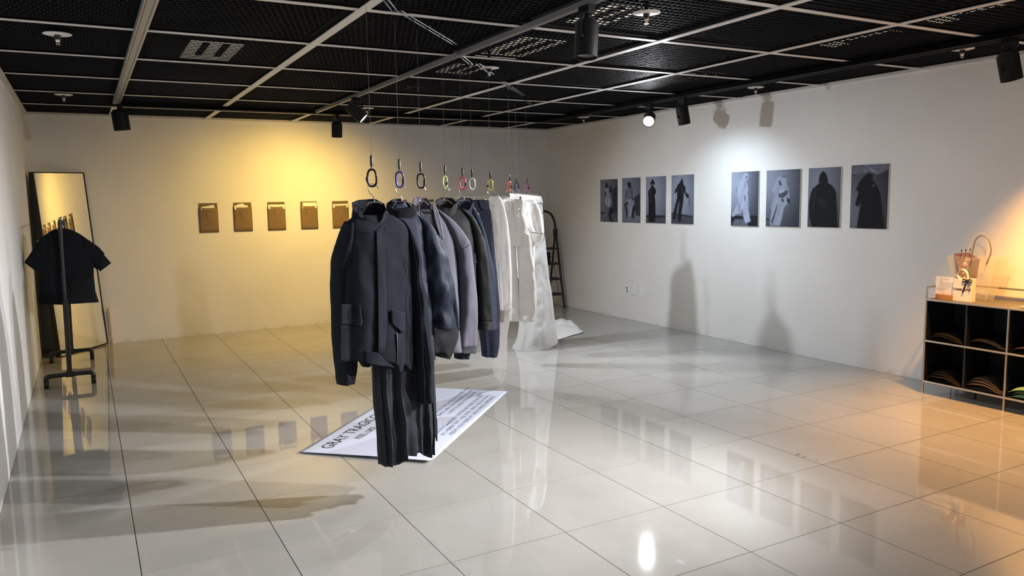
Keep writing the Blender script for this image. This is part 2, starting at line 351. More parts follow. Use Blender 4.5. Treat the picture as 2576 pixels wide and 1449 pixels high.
def spotlight(x, y, ztop, zmid, aim, label, r=0.055, L=0.17, lit=0.0, lcol=(1, 1, 1), swing=0.0, beam=None, name='track_spotlight'):
    """adapter on the track, stem, yoke, can with rear cap, two knobs, lens, power lead"""
    root = thing(name, label, 'spotlight', (x, y, ztop), group='black spotlights on the ceiling tracks')
    MB().box(-0.022, -0.045, -0.05, 0.022, 0.045, 0.0).box(-0.014, -0.03, -0.062, 0.014, 0.03, -0.05).build('track_adapter', LAMPBLK, root, bevel=0.003)
    a = Vector(aim).normalized(); cz = zmid-ztop
    piv = Vector((0, 0, cz)) + Vector((a.x, a.y, 0))*0.02
    q = (-a).to_track_quat('Z', 'X').to_matrix().to_4x4(); MT = Matrix.Translation(piv) @ q @ Matrix.Rotation(swing, 4, 'Z')
    top = Vector((0, 0, -0.055)); neck = Vector((0, 0, min(-0.07, cz+0.115)))
    MB().tube([top, neck], 0.013, 12).build('stem', LAMPBLK, root, smooth=True)
    # yoke hangs from the stem and holds the can at its pivot
    side = (MT.to_3x3() @ Vector((1, 0, 0))); side.z = 0; side.normalize()
    yk = MB(); pts = [piv+side*(r+0.008), neck+side*(r+0.008)*1.0+Vector((0, 0, -0.004)), neck+Vector((0, 0, 0.0)), neck-side*(r+0.008)+Vector((0, 0, -0.004)), piv-side*(r+0.008)]
    yk.tube(pts, 0.0045, 8); yk.build('yoke', LAMPBLK, root, smooth=True)
    can = MB().lathe([(r*0.86, L*0.47), (r*0.97, L*0.44), (r, L*0.40), (r, -L*0.5), (r*0.93, -L*0.5), (r*0.90, -L*0.47), (r*0.90, -L*0.30)], 36, MT, cap=False)
    can.build('lamp_can', LAMPBLK, root, smooth=True)
    MB().lathe([(r*0.84, L*0.45), (r*0.80, L*0.53), (r*0.55, L*0.56), (0.012, L*0.57)], 28, MT).build('rear_cap', LAMPBLK, root, smooth=True)
    for s in (-1, 1):
        K = MT @ Matrix.Translation((s*(r+0.001), 0, 0)) @ Matrix.Rotation(s*PI/2, 4, 'Y')
        MB().lathe([(0.012, 0.0), (0.012, 0.014), (0.009, 0.017)], 14, K).build('knob', LAMPBLK, root, smooth=True)
    if lit: lm = mat('lit lens %s' % label[:18], (1, 1, 1), 0.3, emit=lcol, estr=lit)
    else: lm = mat('dark lens', (0.05, 0.05, 0.05), 0.15)
    MB().lathe([(r*0.885, -L*0.44), (r*0.6, -L*0.455), (0.004, -L*0.46)], 28, MT).build('lens', lm, root, smooth=True)
    c0 = MT @ Vector((0.01, 0, L*0.57)); lead = curve_pts([top+Vector((0.016, 0.01, 0.0)), (top+c0)/2+side*0.045+Vector((0, 0, -0.02)), c0+side*0.02+Vector((0, 0, 0.02)), c0], 24)
    MB().tube(lead, 0.0025, 6).build('power_lead', mat('grey lead', (0.10, 0.10, 0.10), 0.4), root, smooth=True)
    if beam:
        mw = Matrix.Translation(Vector((x, y, ztop)) + MT @ Vector((0, 0, -L*0.56))) @ beam.matrix_world.to_3x3().to_4x4()
        beam.parent = root; beam.matrix_parent_inverse = Matrix.Identity(4); beam.matrix_basis = Matrix.Translation((-x, -y, -ztop)) @ mw
    return root
zt = ZC-0.03
spotlight(0.27, 4.93, zt, 2.405, (0.10, 0.10, -1), 'black spotlight at far end of left grey track', 0.075, 0.19)
spotlight(2.44, 5.05, zt, 2.385, (0.02, 0.20, -1), 'small black spotlight above the yellow lit wall', 0.058, 0.16, beam=LAMP_YELLOW, lit=2, lcol=(1, .8, .4))
spotlight(2.213, 3.66, zt, 2.425, (0.62, -0.32, -0.66), 'tilted black spotlight with white glowing lens facing right', 0.062, 0.18, lit=9, lcol=(0.95, 0.92, 1.0), beam=LAMP_WHITE)
spotlight(2.213, -0.20, zt, 2.395, (-0.10, -0.06, -1), 'large black spotlight nearest the viewer under thin track', 0.060, 0.185)
spotlight(5.20, 2.99, 2.558, 2.400, (-0.62, -0.62, -0.42), 'spotlight with dazzling white lens aimed at the clothes', 0.062, 0.15, lit=14, lcol=(1, 0.94, 0.96), beam=LAMP_GLARE)
spotlight(5.20, 2.47, 2.558, 2.385, (0.26, 0.02, -1), 'black spotlight washing the right wall with cool light', 0.062, 0.175, beam=LAMP_COOL, lit=2, lcol=(.8, .9, 1))
spotlight(5.19, -0.66, 2.558, 2.385, (0.34, -0.05, -1), 'black spotlight at right edge throwing orange light', 0.064, 0.175, beam=LAMP_ORANGE, lit=2, lcol=(1, .7, .4))
spotlight(5.17, -2.70, 2.55, 2.40, (-0.6, 0.5, -0.35), 'black spotlight on the right track, out of the picture', 0.062, 0.175, beam=LAMP_RIGHT, lit=4, lcol=(1, .95, .9))
spotlight(5.17, -1.25, 2.55, 2.40, (-0.8, 0.35, -0.45), 'black spotlight just outside the right edge, aimed at the clothes', 0.062, 0.175, beam=LAMP_SIDE, lit=4, lcol=(1, .97, .95))

# steel rods the wires hang from (a broken line across the ceiling)
RODS = ['steel rod pair nearest the viewer at top of picture', 'longest steel rod pair on the ceiling', 'short steel rod pair crossing the thin grey track', 'steel rod pair beside the sprinkler plate',
        'short steel rod pair crossing second grey bar', 'steel rod pair just beyond second grey bar', 'farthest steel rod pair on the ceiling']
rodpx = [(1.189,0.031),(1.379,0.346),(1.4,0.336),(2.039,1.022),(2.137,1.228),(2.453,1.642),(2.481,1.593),(2.807,1.986),(3.068,2.285),(3.355,2.682),(3.282,2.55),(3.67,2.993),(3.87,3.302),(4.223,3.743)]
ROD = mat('dark steel rod', (0.06, 0.06, 0.065), 0.5)
for k in range(7):
    a, b = Vector((*rodpx[2*k], 0)), Vector((*rodpx[2*k+1], 0)); c = (a+b)/2; d = (b-a).normalized(); n_ = Vector((-d.y, d.x, 0))*0.013
    r = thing('ceiling_rod', RODS[k], 'rod', (c.x, c.y, 2.572), group='steel rods in a line across the ceiling')
    for s in (-1, 1): MB().tube([a-c+n_*s, b-c+n_*s], 0.0035, 8).build('rod', ROD, r, smooth=True)
    L = (b-a).length; nr = max(2, int(L/0.22))
    for q in range(nr+1):
        p = (a-c)+d*(L*q/nr); MB().tube([p-n_*1.1, p+n_*1.1], 0.003, 6).build('rung', ROD, r)
    MB().tube([(0, 0, 0), (0, 0, 0.03)], 0.004, 6).build('tie', ROD, r)

# ------------------------------------------------------------ hanging row: frames for each wire
CX, CY = -0.1138, -3.5866
WIRES = [(1.143,.105),(1.406,.419),(1.65,.711),(1.984,1.11),(2.275,1.458),(2.456,1.674),(2.86,2.157),(3.396,2.797),(3.615,3.059),(3.992,3.51)]
TURN = [35, 26, 20, 18, 18, 16, 0, 0, 0, 0]          # how far each garment is turned from facing the room entrance
def yaw(i, turned=True):
    X, Y = WIRES[i]; return math.atan2(-(X-CX), (Y-CY)) + (math.radians(TURN[i]) if turned else 0)
NOTE = ['first', 'second', 'third', 'fourth', 'fifth', 'sixth', 'seventh', 'eighth', 'ninth', 'tenth']
CAR = [('black', (0.012, 0.010, 0.010), 0.30, -1, 'nearest black carabiner, above the dark front jacket'), ('blue', (0.02, 0.018, 0.12), 0.5, 1, 'dark blue carabiner, second from the front'),
       ('black', (0.012, 0.012, 0.013), 0.35, 1, 'black carabiner above the grey coat'), ('green', (0.45, 0.62, 0.22), 1.0, 1, 'pale green carabiner above the charcoal jacket'),
       ('pink', (0.70, 0.06, 0.13), 0.25, 1, 'pinkish red carabiner above blue grey overshirt'), ('silver', (0.45, 0.45, 0.47), 0.45, 1, 'silver grey carabiner next to the red one'),
       ('yellow', (0.70, 0.66, 0.14), 0.35, -1, 'yellow carabiner above the sheer white overall'), ('orange', (0.80, 0.13, 0.05), 0.95, 1, 'orange red carabiner, leftmost over the white pieces'),
       ('blue', (0.03, 0.35, 0.75), 0.6, 1, 'bright sky blue carabiner near the row end'), ('magenta', (0.45, 0.05, 0.28), 0.6, 1, 'magenta carabiner, farthest of the row')]
for i, (nm, col, tw, sd, lab) in enumerate(CAR):
    X, Y = WIRES[i]; ya = yaw(i, False)
    wr = thing('hanging_wire', '%s thin steel wire from the front, holding the %s carabiner' % (NOTE[i], ['black', 'dark blue', 'second black', 'pale green', 'red', 'silver', 'yellow', 'orange red', 'sky blue', 'magenta'][i]), 'wire', (X, Y, 1.805), ya, 'thin wires from the ceiling rods')
    MB().tube([(0, 0, 0.0), (0, 0, 0.77)], 0.0009, 5).build('wire', mat('steel wire', (0.05, 0.05, 0.05), 0.6), wr)
    MB().lathe([(0.003, 0.010), (0.007, 0.0), (0.0075, -0.035), (0.005, -0.05)], 12).build('crimp_sleeve', BLKPL, wr, smooth=True)
    MB().tube([(0.0, 0, -0.045), (-0.004, 0, -0.058), (0, 0, -0.066), (0.004, 0, -0.058), (0, 0, -0.045)], 0.0014, 6).build('wire_loop', BLKPL, wr)
    root = thing('carabiner', lab, 'carabiner', (X, Y, 1.703), ya+tw, 'coloured carabiners')
    cm = mat('anodised '+nm, col, 0.28, 0.75)
    pts = []
    for k in range(40):
        t = 2*PI*k/40; pts.append((0.0225*math.copysign(abs(math.cos(t))**0.75, math.cos(t))*(1.0+0.22*math.sin(t)*sd*0.4), 0, 0.041*math.copysign(abs(math.sin(t))**0.8, math.sin(t))))
    MB().tube(pts, 0.0052, 10, closed=True).build('frame', cm, root, smooth=True)
    MB().tube([(sd*0.0225, 0, -0.018), (sd*0.0235, 0, 0.004)], 0.0088, 12).build('locking_sleeve', BLKPL if nm != 'silver' else cm, root, smooth=True)

def hanger(i, label, sd=1, clip=False, twist=0.0, bar=None, z1=1.585, half=0.19, off=0.0):
    X, Y = WIRES[i]; r = thing('clothes_hanger' if not clip else 'clip_hanger', label, 'hanger', (X, Y, 0), yaw(i)+twist)
    hk = [(sd*0.034, 0, 1.655), (sd*0.022, 0, 1.668), (0.0, 0, 1.674), (-sd*0.018, 0, 1.668), (-sd*0.026, 0, 1.650), (-sd*0.016, 0, 1.630), (sd*0.004, 0, 1.612), (sd*0.010, 0, 1.598), (sd*0.010, 0, z1)]
    MB().tube(curve_pts(hk, 40), 0.0023, 8).build('hook', CHROME, r, smooth=True)
    MB().lathe([(0.0, 0.0035), (0.0035, 0.0), (0.0, -0.0035)], 8, Matrix.Translation((sd*0.035, 0, 1.654))).build('hook_tip', CHROME, r, smooth=True)
    c = sd*0.010
    if clip:
        a, b = bar
        MB().tube([(c, 0, z1), (c, 0, a[1]*0.5+b[1]*0.5+0.004)], 0.0022, 8).tube([(a[0]-0.03, 0, a[1]), (b[0]+0.03, 0, b[1])], 0.0022, 8).build('bar', CHROME, r, smooth=True)
        for p in (a, b):
            cl = MB().box(-0.008, -0.010, -0.030, 0.008, -0.006, 0.016).box(-0.008, 0.004, -0.030, 0.008, 0.008, 0.016).tube([(0, -0.010, 0.004), (0, 0.008, 0.004)], 0.008, 12)
            for k in range(len(cl.v)): cl.v[k] = (cl.v[k][0]+p[0], cl.v[k][1], cl.v[k][2]+p[1])
            o = cl.build('clip', CHROME, r)
            pd = MB().box(p[0]-0.011, -0.0125, p[1]-0.040, p[0]+0.011, 0.0105, p[1]-0.020).build('clip_pad', BLKPL, o, bevel=0.002)
    else:
        half = min(half, 0.110)
        pts = [(c-half, 0, z1-0.110), (c-0.05, 0, z1-0.020), (c-0.030, 0, z1-0.002), (c, 0, z1), (c+0.030, 0, z1-0.002), (c+0.05, 0, z1-0.020), (c+half, 0, z1-0.110)]
        MB().tube(pts, 0.0022, 8).tube([pts[0], (c-half*0.6, 0, z1-0.14), (c+half*0.6, 0, z1-0.14), pts[-1]], 0.0022, 8).build('arms', CHROME, r, smooth=True)
    return r

# ------------------------------------------------------------ cloth
def interp_rows(rows, nz):
    A = np.array(rows, float); N = len(A)
    mid = np.stack([(A[:,0]+A[:,2])/2, (A[:,1]+A[:,3])/2], 1)
    d = np.concatenate([[0], np.cumsum(np.maximum(1e-5, np.hypot(*(mid[1:]-mid[:-1]).T)))]); d /= d[-1]
    s = np.linspace(0, 1, nz); out = np.stack([np.interp(s, d, A[:,k]) for k in range(A.shape[1])], 1)
    k = np.array([0.25, 0.5, 0.25]); sm = out.copy()
    for _ in range(2):
        for c in range(out.shape[1]): sm[1:-1, c] = np.convolve(sm[:, c], k, 'same')[1:-1]
    return sm, s
class Cloth:
    turn = 0; dip = 0.05
    def __init__(c, rows, depth, vc=0.0, fold=0.012, k=7, seed=0, nz=60, nt=80, hem=None, power=0.85, grow=1.0, rumple=0.006, lean=0.0):
        rows = [tuple(r) for r in rows]; N = len(rows); c.tw = Cloth.turn
        dep = depth if isinstance(depth, (list, tuple)) else [depth]*N
        vcs = vc if isinstance(vc, (list, tuple)) else [vc]*N
        full = [rows[q]+(dep[min(q, len(dep)-1)], vcs[min(q, len(vcs)-1)]) for q in range(N)]
        c.R, c.s = interp_rows(full, nz); c.nz, c.nt = nz, nt; c.fold, c.k, c.seed = fold, k, seed; c.hem = hem; c.pw = power; c.grow = grow; c.rumple = rumple; c.lean = lean
        rnd = random.Random(seed); c.ph = [rnd.uniform(0, 6.28) for _ in range(8)]
        if Cloth.turn:                      # a turned garment shows its thickness too: keep its measured width
            tn = math.tan(math.radians(Cloth.turn)); cu = (c.R[:,0]+c.R[:,2])/2 + c.R[:,5]*tn; hu = (c.R[:,2]-c.R[:,0])/2
            dz = (c.R[:,4]+fold*0.5)*tn; dz = np.minimum(dz, hu*0.82); k2 = np.sqrt(hu*hu-dz*dz)
            hzm, hzh = (c.R[:,1]+c.R[:,3])/2, (c.R[:,3]-c.R[:,1])/2
            c.R[:,0] = cu-k2; c.R[:,2] = cu+k2
        c.zmid = (c.R[:,1]+c.R[:,3])/2
    def pt(c, s, t, hem=True):
        q = s*(c.nz-1); i = min(int(q), c.nz-2); f = q-i; r = c.R[i]*(1-f)+c.R[i+1]*f
        cu, cz, hu, hz = (r[0]+r[2])/2, (r[1]+r[3])/2, (r[2]-r[0])/2, (r[3]-r[1])/2
        ct = math.copysign(abs(math.cos(t))**c.pw, math.cos(t)); st = math.copysign(abs(math.sin(t))**c.pw, math.sin(t))
        g_ = (1-c.grow)+c.grow*s; e = min(1.0, s*6); w_ = c.fold*g_*e
        p = c.ph; fo = (math.sin(c.k*t+p[0]+1.3*s)+0.6*math.sin((c.k*1.7)*t+p[1]-2.1*s)+0.45*math.sin((c.k*0.5+1)*t+p[2]+3.0*s))/1.6
        u = cu+hu*ct; z = cz+hz*ct; v = r[5]+r[4]*st+c.lean*s
        env = abs(math.sin(t))**0.6
        v += w_*fo*env; 
        nz_ = noise.noise(Vector((u*9+c.seed*3.1, v*9, z*7)))*c.rumple*2 + noise.noise(Vector((u*24+c.seed, v*24, z*15)))*c.rumple*0.8
        v += nz_*env*e*(1 if math.sin(t) < 0 else -1)
        u += w_*0.25*math.sin(c.k*t+p[3])*(1-abs(ct))
        if hem and c.hem:
            us = [a for a, _ in c.hem]; zb = float(np.interp(u, us, [b for _, b in c.hem])); e_ = c.R[-1]; ze = e_[1]+(e_[3]-e_[1])*(ct+1)/2
            z = z + (zb-ze)*(s**3)
        return Vector((u, v, z))
    def front(c, u, z):
        s = float(np.interp(-z, -c.zmid, c.s)); q = s*(c.nz-1); i = min(int(q), c.nz-2); f = q-i; r = c.R[i]*(1-f)+c.R[i+1]*f
        cu, hu = (r[0]+r[2])/2, (r[2]-r[0])/2; x = max(-0.97, min(0.97, (u-cu)/hu)); x = math.copysign(abs(x)**(1/c.pw), x)
        return c.pt(s, -math.acos(x), False).y
    def place(c, u, z, off):
        tn = math.tan(math.radians(c.tw)); v = c.front(u, z)-off
        for _ in range(3): v = c.front(u+v*tn, z)-off
        return u+v*tn, v
    def build(c, name, m, parent, cap=True, thick=0.003, open_=None):
        mb = MB(); vs = []; fs = []; n = c.nt
        for i in range(c.nz):
            for k in range(n): vs.append(c.pt(i/(c.nz-1), 2*PI*k/n))
        for i in range(c.nz-1):
            for k in range(n):
                fs.append((i*n+k, (i+1)*n+k, (i+1)*n+(k+1) % n, i*n+(k+1) % n))
        if cap:
            cc = sum((Vector(v) for v in vs[:n]), Vector())/n-Vector((0, 0, c.dip)); vs.append(cc); L = len(vs)-1
            fs += [(k, (k+1) % n, L) for k in range(n)]
        mb.add(vs, fs); o = mb.build(name, m, parent, smooth='all')
        if thick:
            sd = o.modifiers.new('thickness', 'SOLIDIFY'); sd.thickness = thick; sd.offset = -1
        return o
def patch(c, rows, name, m, parent, off=0.005, nu=10, nz=14, thick=0.003, puff=0.0):
    R, s = interp_rows([tuple(r) for r in rows], nz); vs = []; fs = []
    for i in range(nz):
        for k in range(nu+1):
            f = k/nu; u = R[i][0]*(1-f)+R[i][2]*f; z = R[i][1]*(1-f)+R[i][3]*f
            u2, v2 = c.place(u, z, off); vs.append((u2, v2-puff*math.sin(PI*f), z))
    for i in range(nz-1):
        for k in range(nu): fs.append((i*(nu+1)+k, (i+1)*(nu+1)+k, (i+1)*(nu+1)+k+1, i*(nu+1)+k+1))
    o = MB().add(vs, fs).build(name, m, parent, smooth='all')
    sd = o.modifiers.new('thickness', 'SOLIDIFY'); sd.thickness = thick; sd.offset = 0
    return o
def seam(c, pts, name, m, parent, r=0.0013, off=0.004):
    out = []
    P = curve_pts([(a, 0, b) for a, b in pts], 26)
    for p in P:
        u2, v2 = c.place(p.x, p.z, off); out.append((u2, v2, p.z))
    return MB().tube(out, r, 6).build(name, m, parent, smooth=True)
def collar(cu, cv, hw0, hw1, hd, top, base, name, m, parent, flare=0.0, thick=0.004, seed=0, cu1=None, n=64):
    """stand collar: top and base are heights at right, back-right, back, back-left, left, front-left, front, front-right"""
    cu1 = cu if cu1 is None else cu1; vs = []; fs = []; nr = 12; ang = [0, 45, 90, 135, 180, 225, 270, 315, 360]
    tp = list(top)+[top[0]]; bs = list(base)+[base[0]]
    def sm(a, L):
        x = a/45.0; i = int(x) % 8; f = x-int(x); f = f*f*(3-2*f); return L[i]*(1-f)+L[i+1]*f
    for r in range(nr):
        f = r/(nr-1)
        for k in range(n):
            a = 360*k/n; t = math.radians(a); h = hw0*(1-f)+hw1*f; z = sm(a, bs)*(1-f)+sm(a, tp)*f
            b = flare*f*f; d = noise.noise(Vector((math.cos(t)*2+seed, math.sin(t)*2, f*2)))*0.008*f
            vs.append((cu*(1-f)+cu1*f+(h+b+d)*math.cos(t), cv+(hd+b+d)*math.sin(t), z))
    for r in range(nr-1):
        for k in range(n): fs.append((r*n+k, r*n+(k+1) % n, (r+1)*n+(k+1) % n, (r+1)*n+k))
    o = MB().add(vs, fs).build(name, m, parent, smooth='all')
    sd = o.modifiers.new('thickness', 'SOLIDIFY'); sd.thickness = thick; sd.offset = 0
    return o
def garment(i, name, label, cat, tw=0.0, group=None):
    X, Y = WIRES[i]; Cloth.turn = TURN[i]; return thing(name, label, cat, (X, Y, 0), yaw(i)+tw, group)
def Z(pts): return [p[1] for p in pts]
def CL(name, col, rough=0.9, sheen=0.0, bump=0.35, bs=700, var=0.10, **k): return mat(name, col, rough, 0, k.pop('bd', 0.002), bump, bs, sheen, var=var, vscale=5, spec=0.18, **k)
C_INK = CL('ink navy wool', (0.009, 0.0115, 0.018)); C_INK2 = CL('ink navy pocket cloth', (0.012, 0.015, 0.023)); C_SEAM = CL('dark stitching', (0.008, 0.008, 0.011))
C_BLACK = CL('black knit', (0.006, 0.006, 0.008), 0.95, 0.05); C_NAVY = CL('deep navy cloth', (0.009, 0.014, 0.028), 0.55); C_SLATE = CL('slate blue panel', (0.036, 0.041, 0.062))
C_GREY = CL('mid grey wool', (0.105, 0.103, 0.132)); C_GREYD = CL('dark grey lining', (0.050, 0.050, 0.060)); C_CHAR = CL('charcoal coated cotton', (0.020, 0.021, 0.023), 0.6)
C_SHIRT = CL('blue grey shirting', (0.040, 0.050, 0.082)); C_TROU = CL('blue black trouser cloth', (0.019, 0.024, 0.046), 0.75); C_CRINK = CL('crinkled black pleat', (0.013, 0.016, 0.022), 0.6, 0.1, 0.9, 60)
C_WHITE = CL('white cotton', (0.88, 0.88, 0.88), 0.8, 0.0, 0.7, 15, 0.03, bd=0.012); C_CREAM = CL('cream white cotton', (0.85, 0.84, 0.82), 0.8, 0.0, 0.7, 13, 0.03, bd=0.012)
def sheer(name, col, op, rough=0.7):
    m = bpy.data.materials.new(name); m.use_nodes = True; nt = m.node_tree; b = nt.nodes['Principled BSDF']; out = nt.nodes['Material Output']
    b.inputs['Base Color'].default_value = (*col, 1); b.inputs['Roughness'].default_value = rough
    tr_ = nt.nodes.new('ShaderNodeBsdfTransparent'); tl = nt.nodes.new('ShaderNodeBsdfTranslucent'); tl.inputs['Color'].default_value = (*col, 1)
    m1 = nt.nodes.new('ShaderNodeMixShader'); m1.inputs[0].default_value = 0.4; nt.links.new(b.outputs[0], m1.inputs[1]); nt.links.new(tl.outputs[0], m1.inputs[2])
    m2 = nt.nodes.new('ShaderNodeMixShader'); m2.inputs[0].default_value = op; nt.links.new(tr_.outputs[0], m2.inputs[1]); nt.links.new(m1.outputs[0], m2.inputs[2])
    nt.links.new(m2.outputs[0], out.inputs['Surface']); return m
C_SHEER = sheer('sheer white organza', (0.84, 0.84, 0.84), 0.80); C_SHEER2 = sheer('very sheer white film', (0.82, 0.80, 0.79), 0.42); C_NET = sheer('sheer black net', (0.012, 0.013, 0.016), 0.72)

# --- front jacket (first wire)
hanger(0, 'wire hanger of the nearest dark jacket', 1)
J = garment(0, 'jacket', 'ink navy high-collar long jacket, nearest in the row', 'jacket', group=None)
body = Cloth([(-0.109,1.524,0.108,1.518),(-0.133,1.509,0.147,1.501),(-0.158,1.489,0.191,1.477),(-0.171,1.451,0.21,1.436),(-0.179,1.376,0.217,1.354),(-0.19,1.3,0.221,1.271),(-0.199,1.201,0.225,1.163),(-0.208,1.103,0.223,1.056),(-0.217,1.005,0.222,0.95),(-0.225,0.897,0.217,0.832),(-0.228,0.829,0.211,0.759)],
             [0.03, 0.045, 0.065, 0.08, 0.09, 0.095, 0.10, 0.10, 0.10, 0.10, 0.10], 0.0, 0.010, 5, 3,
             hem=[(-0.228,0.829),(-0.136,0.818),(-0.084,0.814),(-0.03,0.798),(0.101,0.762),(0.135,0.727),(0.164,0.737),(0.208,0.748)])
body.build('body', C_INK, J)
sl = Cloth([(-0.165,1.491,-0.124,1.496),(-0.191,1.452,-0.122,1.457),(-0.217,1.416,-0.115,1.411),(-0.246,1.36,-0.113,1.352),(-0.262,1.305,-0.111,1.294),(-0.27,1.186,-0.117,1.172),(-0.273,1.039,-0.122,1.021),(-0.275,0.914,-0.123,0.892),(-0.267,0.807,-0.125,0.799),(-0.259,0.756,-0.129,0.754),(-0.255,0.693,-0.149,0.691)],
           [0.035, 0.05, 0.06, 0.065, 0.065, 0.062, 0.06, 0.058, 0.054, 0.05, 0.05], [0.0, 0.01, 0.02, 0.03, 0.04, 0.05, 0.05, 0.05, 0.05, 0.05, 0.05], 0.010, 3, 5)
sl.build('sleeve', C_INK, J)
sr = Cloth([(0.147,1.495,0.206,1.46),(0.165,1.448,0.235,1.418),(0.172,1.376,0.256,1.368),(0.175,1.276,0.274,1.273),(0.183,1.208,0.281,1.204),(0.196,1.097,0.296,1.091),(0.202,0.981,0.315,0.972),(0.208,0.875,0.325,0.863),(0.219,0.757,0.334,0.743),(0.228,0.638,0.335,0.627),(0.232,0.541,0.332,0.545)],
           [0.035, 0.05, 0.06, 0.065, 0.065, 0.062, 0.06, 0.058, 0.054, 0.05, 0.048], [0.0, -0.01, -0.03, -0.04, -0.05, -0.06, -0.07, -0.08, -0.08, -0.08, -0.08], 0.013, 4, 8, rumple=0.009)
sr.build('sleeve', C_INK, J)
collar(-0.024, 0.0, 0.096, 0.082, 0.060, Z([(0.052,1.577),(0.041,1.601),(-0.018,1.597),(-0.077,1.587),(-0.108,1.545),(-0.103,1.516),(-0.035,1.485),(0.026,1.538)]), Z([(0.102,1.488),(0.053,1.49),(-0.023,1.485),(-0.093,1.487),(-0.138,1.485),(-0.129,1.454),(-0.038,1.423),(0.076,1.453)]), 'collar', C_INK, J, flare=0.006, seed=2)
# turned-up collar tip
ct = [(-0.121,1.559),(-0.106,1.539),(-0.094,1.508),(-0.119,1.513),(-0.125,1.536)]
MB().prism(ct, -0.055, -0.045).build('collar_tip', C_INK, J, bevel=0.002)
patch(body, [(0.013,1.448,0.063,1.446),(0.012,1.365,0.062,1.362),(0.011,1.246,0.062,1.242),(0.008,1.126,0.061,1.121),(0.005,1.005,0.059,0.999),(0.002,0.884,0.046,0.878),(-0.004,0.852,0.035,0.847)], 'placket', C_INK2, J, 0.007)
seam(body, [(0.01,1.434),(0.012,1.365),(0.011,1.246),(0.008,1.126),(0.003,1.006),(-0.003,0.865)], 'placket_seam', C_SEAM, J)
seam(body, [(0.066,1.462),(0.064,1.362),(0.067,1.241),(0.064,1.12),(0.061,0.999),(0.048,0.861)], 'placket_seam', C_SEAM, J)
seam(body, [(-0.101,1.454),(-0.06,1.439),(-0.026,1.436),(0.01,1.444),(0.047,1.472)], 'yoke_seam', C_SEAM, J, 0.001)
patch(body, [(-0.206,1.105,-0.093,1.093),(-0.21,1.061,-0.09,1.047),(-0.214,1.024,-0.083,1.008),(-0.215,1.009,-0.093,0.993)], 'pocket_flap', C_INK2, J, 0.012, puff=0.006)
patch(body, [(-0.215,1.005,-0.134,0.995),(-0.221,0.936,-0.135,0.924),(-0.224,0.878,-0.136,0.864),(-0.226,0.831,-0.136,0.817)], 'pocket', C_INK, J, 0.010, puff=0.006)
patch(body, [(0.084,1.061,0.168,1.035),(0.084,1.016,0.169,0.994),(0.088,0.985,0.161,0.92),(0.105,0.969,0.148,0.93)], 'pocket_flap', C_INK2, J, 0.012, puff=0.005)
patch(body, [(0.116,0.934,0.158,0.924),(0.115,0.868,0.161,0.857),(0.115,0.805,0.156,0.795),(0.118,0.753,0.146,0.744),(0.13,0.728,0.138,0.724)], 'strap', C_INK2, J, 0.012)
patch(body, [(-0.079,0.872,-0.004,0.856),(-0.081,0.846,0.024,0.82),(-0.084,0.816,0.096,0.763)], 'hem_band', C_INK2, J, 0.008)
seam(body, [(0.116,0.938),(0.115,0.868),(0.114,0.774)], 'zip', mat('steel zip', (.3, .3, .3), .4, .8), J, 0.0012, 0.014)
seam(sr, [(0.224,1.415),(0.242,1.331),(0.253,1.206),(0.259,1.101),(0.275,0.972),(0.286,0.843),(0.303,0.711),(0.309,0.569)], 'sleeve_seam', C_SEAM, J, 0.0014)
# pleated trousers under the jacket
TR = garment(0, 'trousers', 'long crinkled black pleated trousers hanging below the nearest jacket', 'trousers')
pl = Cloth([(-0.042,1.329,0.139,1.317),(-0.041,1.091,0.231,1.062),(-0.038,0.89,0.302,0.841),(-0.039,0.777,0.347,0.713),(-0.042,0.651,0.347,0.577),(-0.041,0.564,0.344,0.485),(-0.027,0.443,0.339,0.36),(-0.025,0.33,0.338,0.24),(-0.026,0.305,0.34,0.213)],
           [0.02, 0.04, 0.05, 0.06, 0.065, 0.07, 0.07, 0.07, 0.07], 0.02, 0.021, 13, 11, nz=90, nt=220, grow=0.5, rumple=0.007,
           hem=[(-0.026,0.295),(-0.013,0.254),(0.008,0.231),(0.086,0.228),(0.1,0.252),(0.139,0.264),(0.186,0.252),(0.19,0.279),(0.221,0.252),(0.266,0.225),(0.34,0.213)])
pl.build('legs', C_CRINK, TR, thick=0.0025)
sp_ = Cloth([(0.293,0.874,0.36,0.865),(0.3,0.77,0.362,0.76),(0.311,0.645,0.36,0.636),(0.322,0.49,0.366,0.481),(0.339,0.354,0.367,0.347),(0.356,0.281,0.367,0.278)], 0.008, 0.01, 0.002, 4, 12, nz=40, nt=40)
sp_.build('side_panel', C_CRINK, TR, thick=0.0025)
MB().tube([(-0.06, 0.03, 1.27), (0.0, 0.03, 1.33), (0.06, 0.03, 1.27)], 0.003, 8).build('waist_loop', C_CRINK, TR)
ml = [(-0.027,0.333),(-0.027,0.322)]

# --- second garment: black and navy jacket with full net-trimmed sleeves
hanger(1, 'wire hanger with a bright hook, behind the nearest jacket', 1)
J = garment(1, 'jacket', 'black navy jacket with slate chest panel and full puffed sleeve', 'jacket')
body = Cloth([(-0.066,1.549,0.083,1.546),(-0.102,1.516,0.116,1.51),(-0.128,1.453,0.153,1.443),(-0.142,1.389,0.166,1.376),(-0.174,1.176,0.169,1.152),(-0.204,1.006,0.178,0.97),(-0.244,0.869,0.184,0.82)],
             [0.03, 0.05, 0.08, 0.09, 0.10, 0.11, 0.11], 0.0, 0.010, 5, 21)
body.build('body', C_NAVY, J)
nb = Cloth([(-0.245,0.88,0.169,0.834),(-0.253,0.816,0.177,0.764),(-0.248,0.772,0.18,0.717),(-0.226,0.747,0.182,0.694)], 0.112, 0.0, 0.008, 5, 22, nz=20)
nb.build('net_hem', C_NET, J, cap=False, thick=0.0)
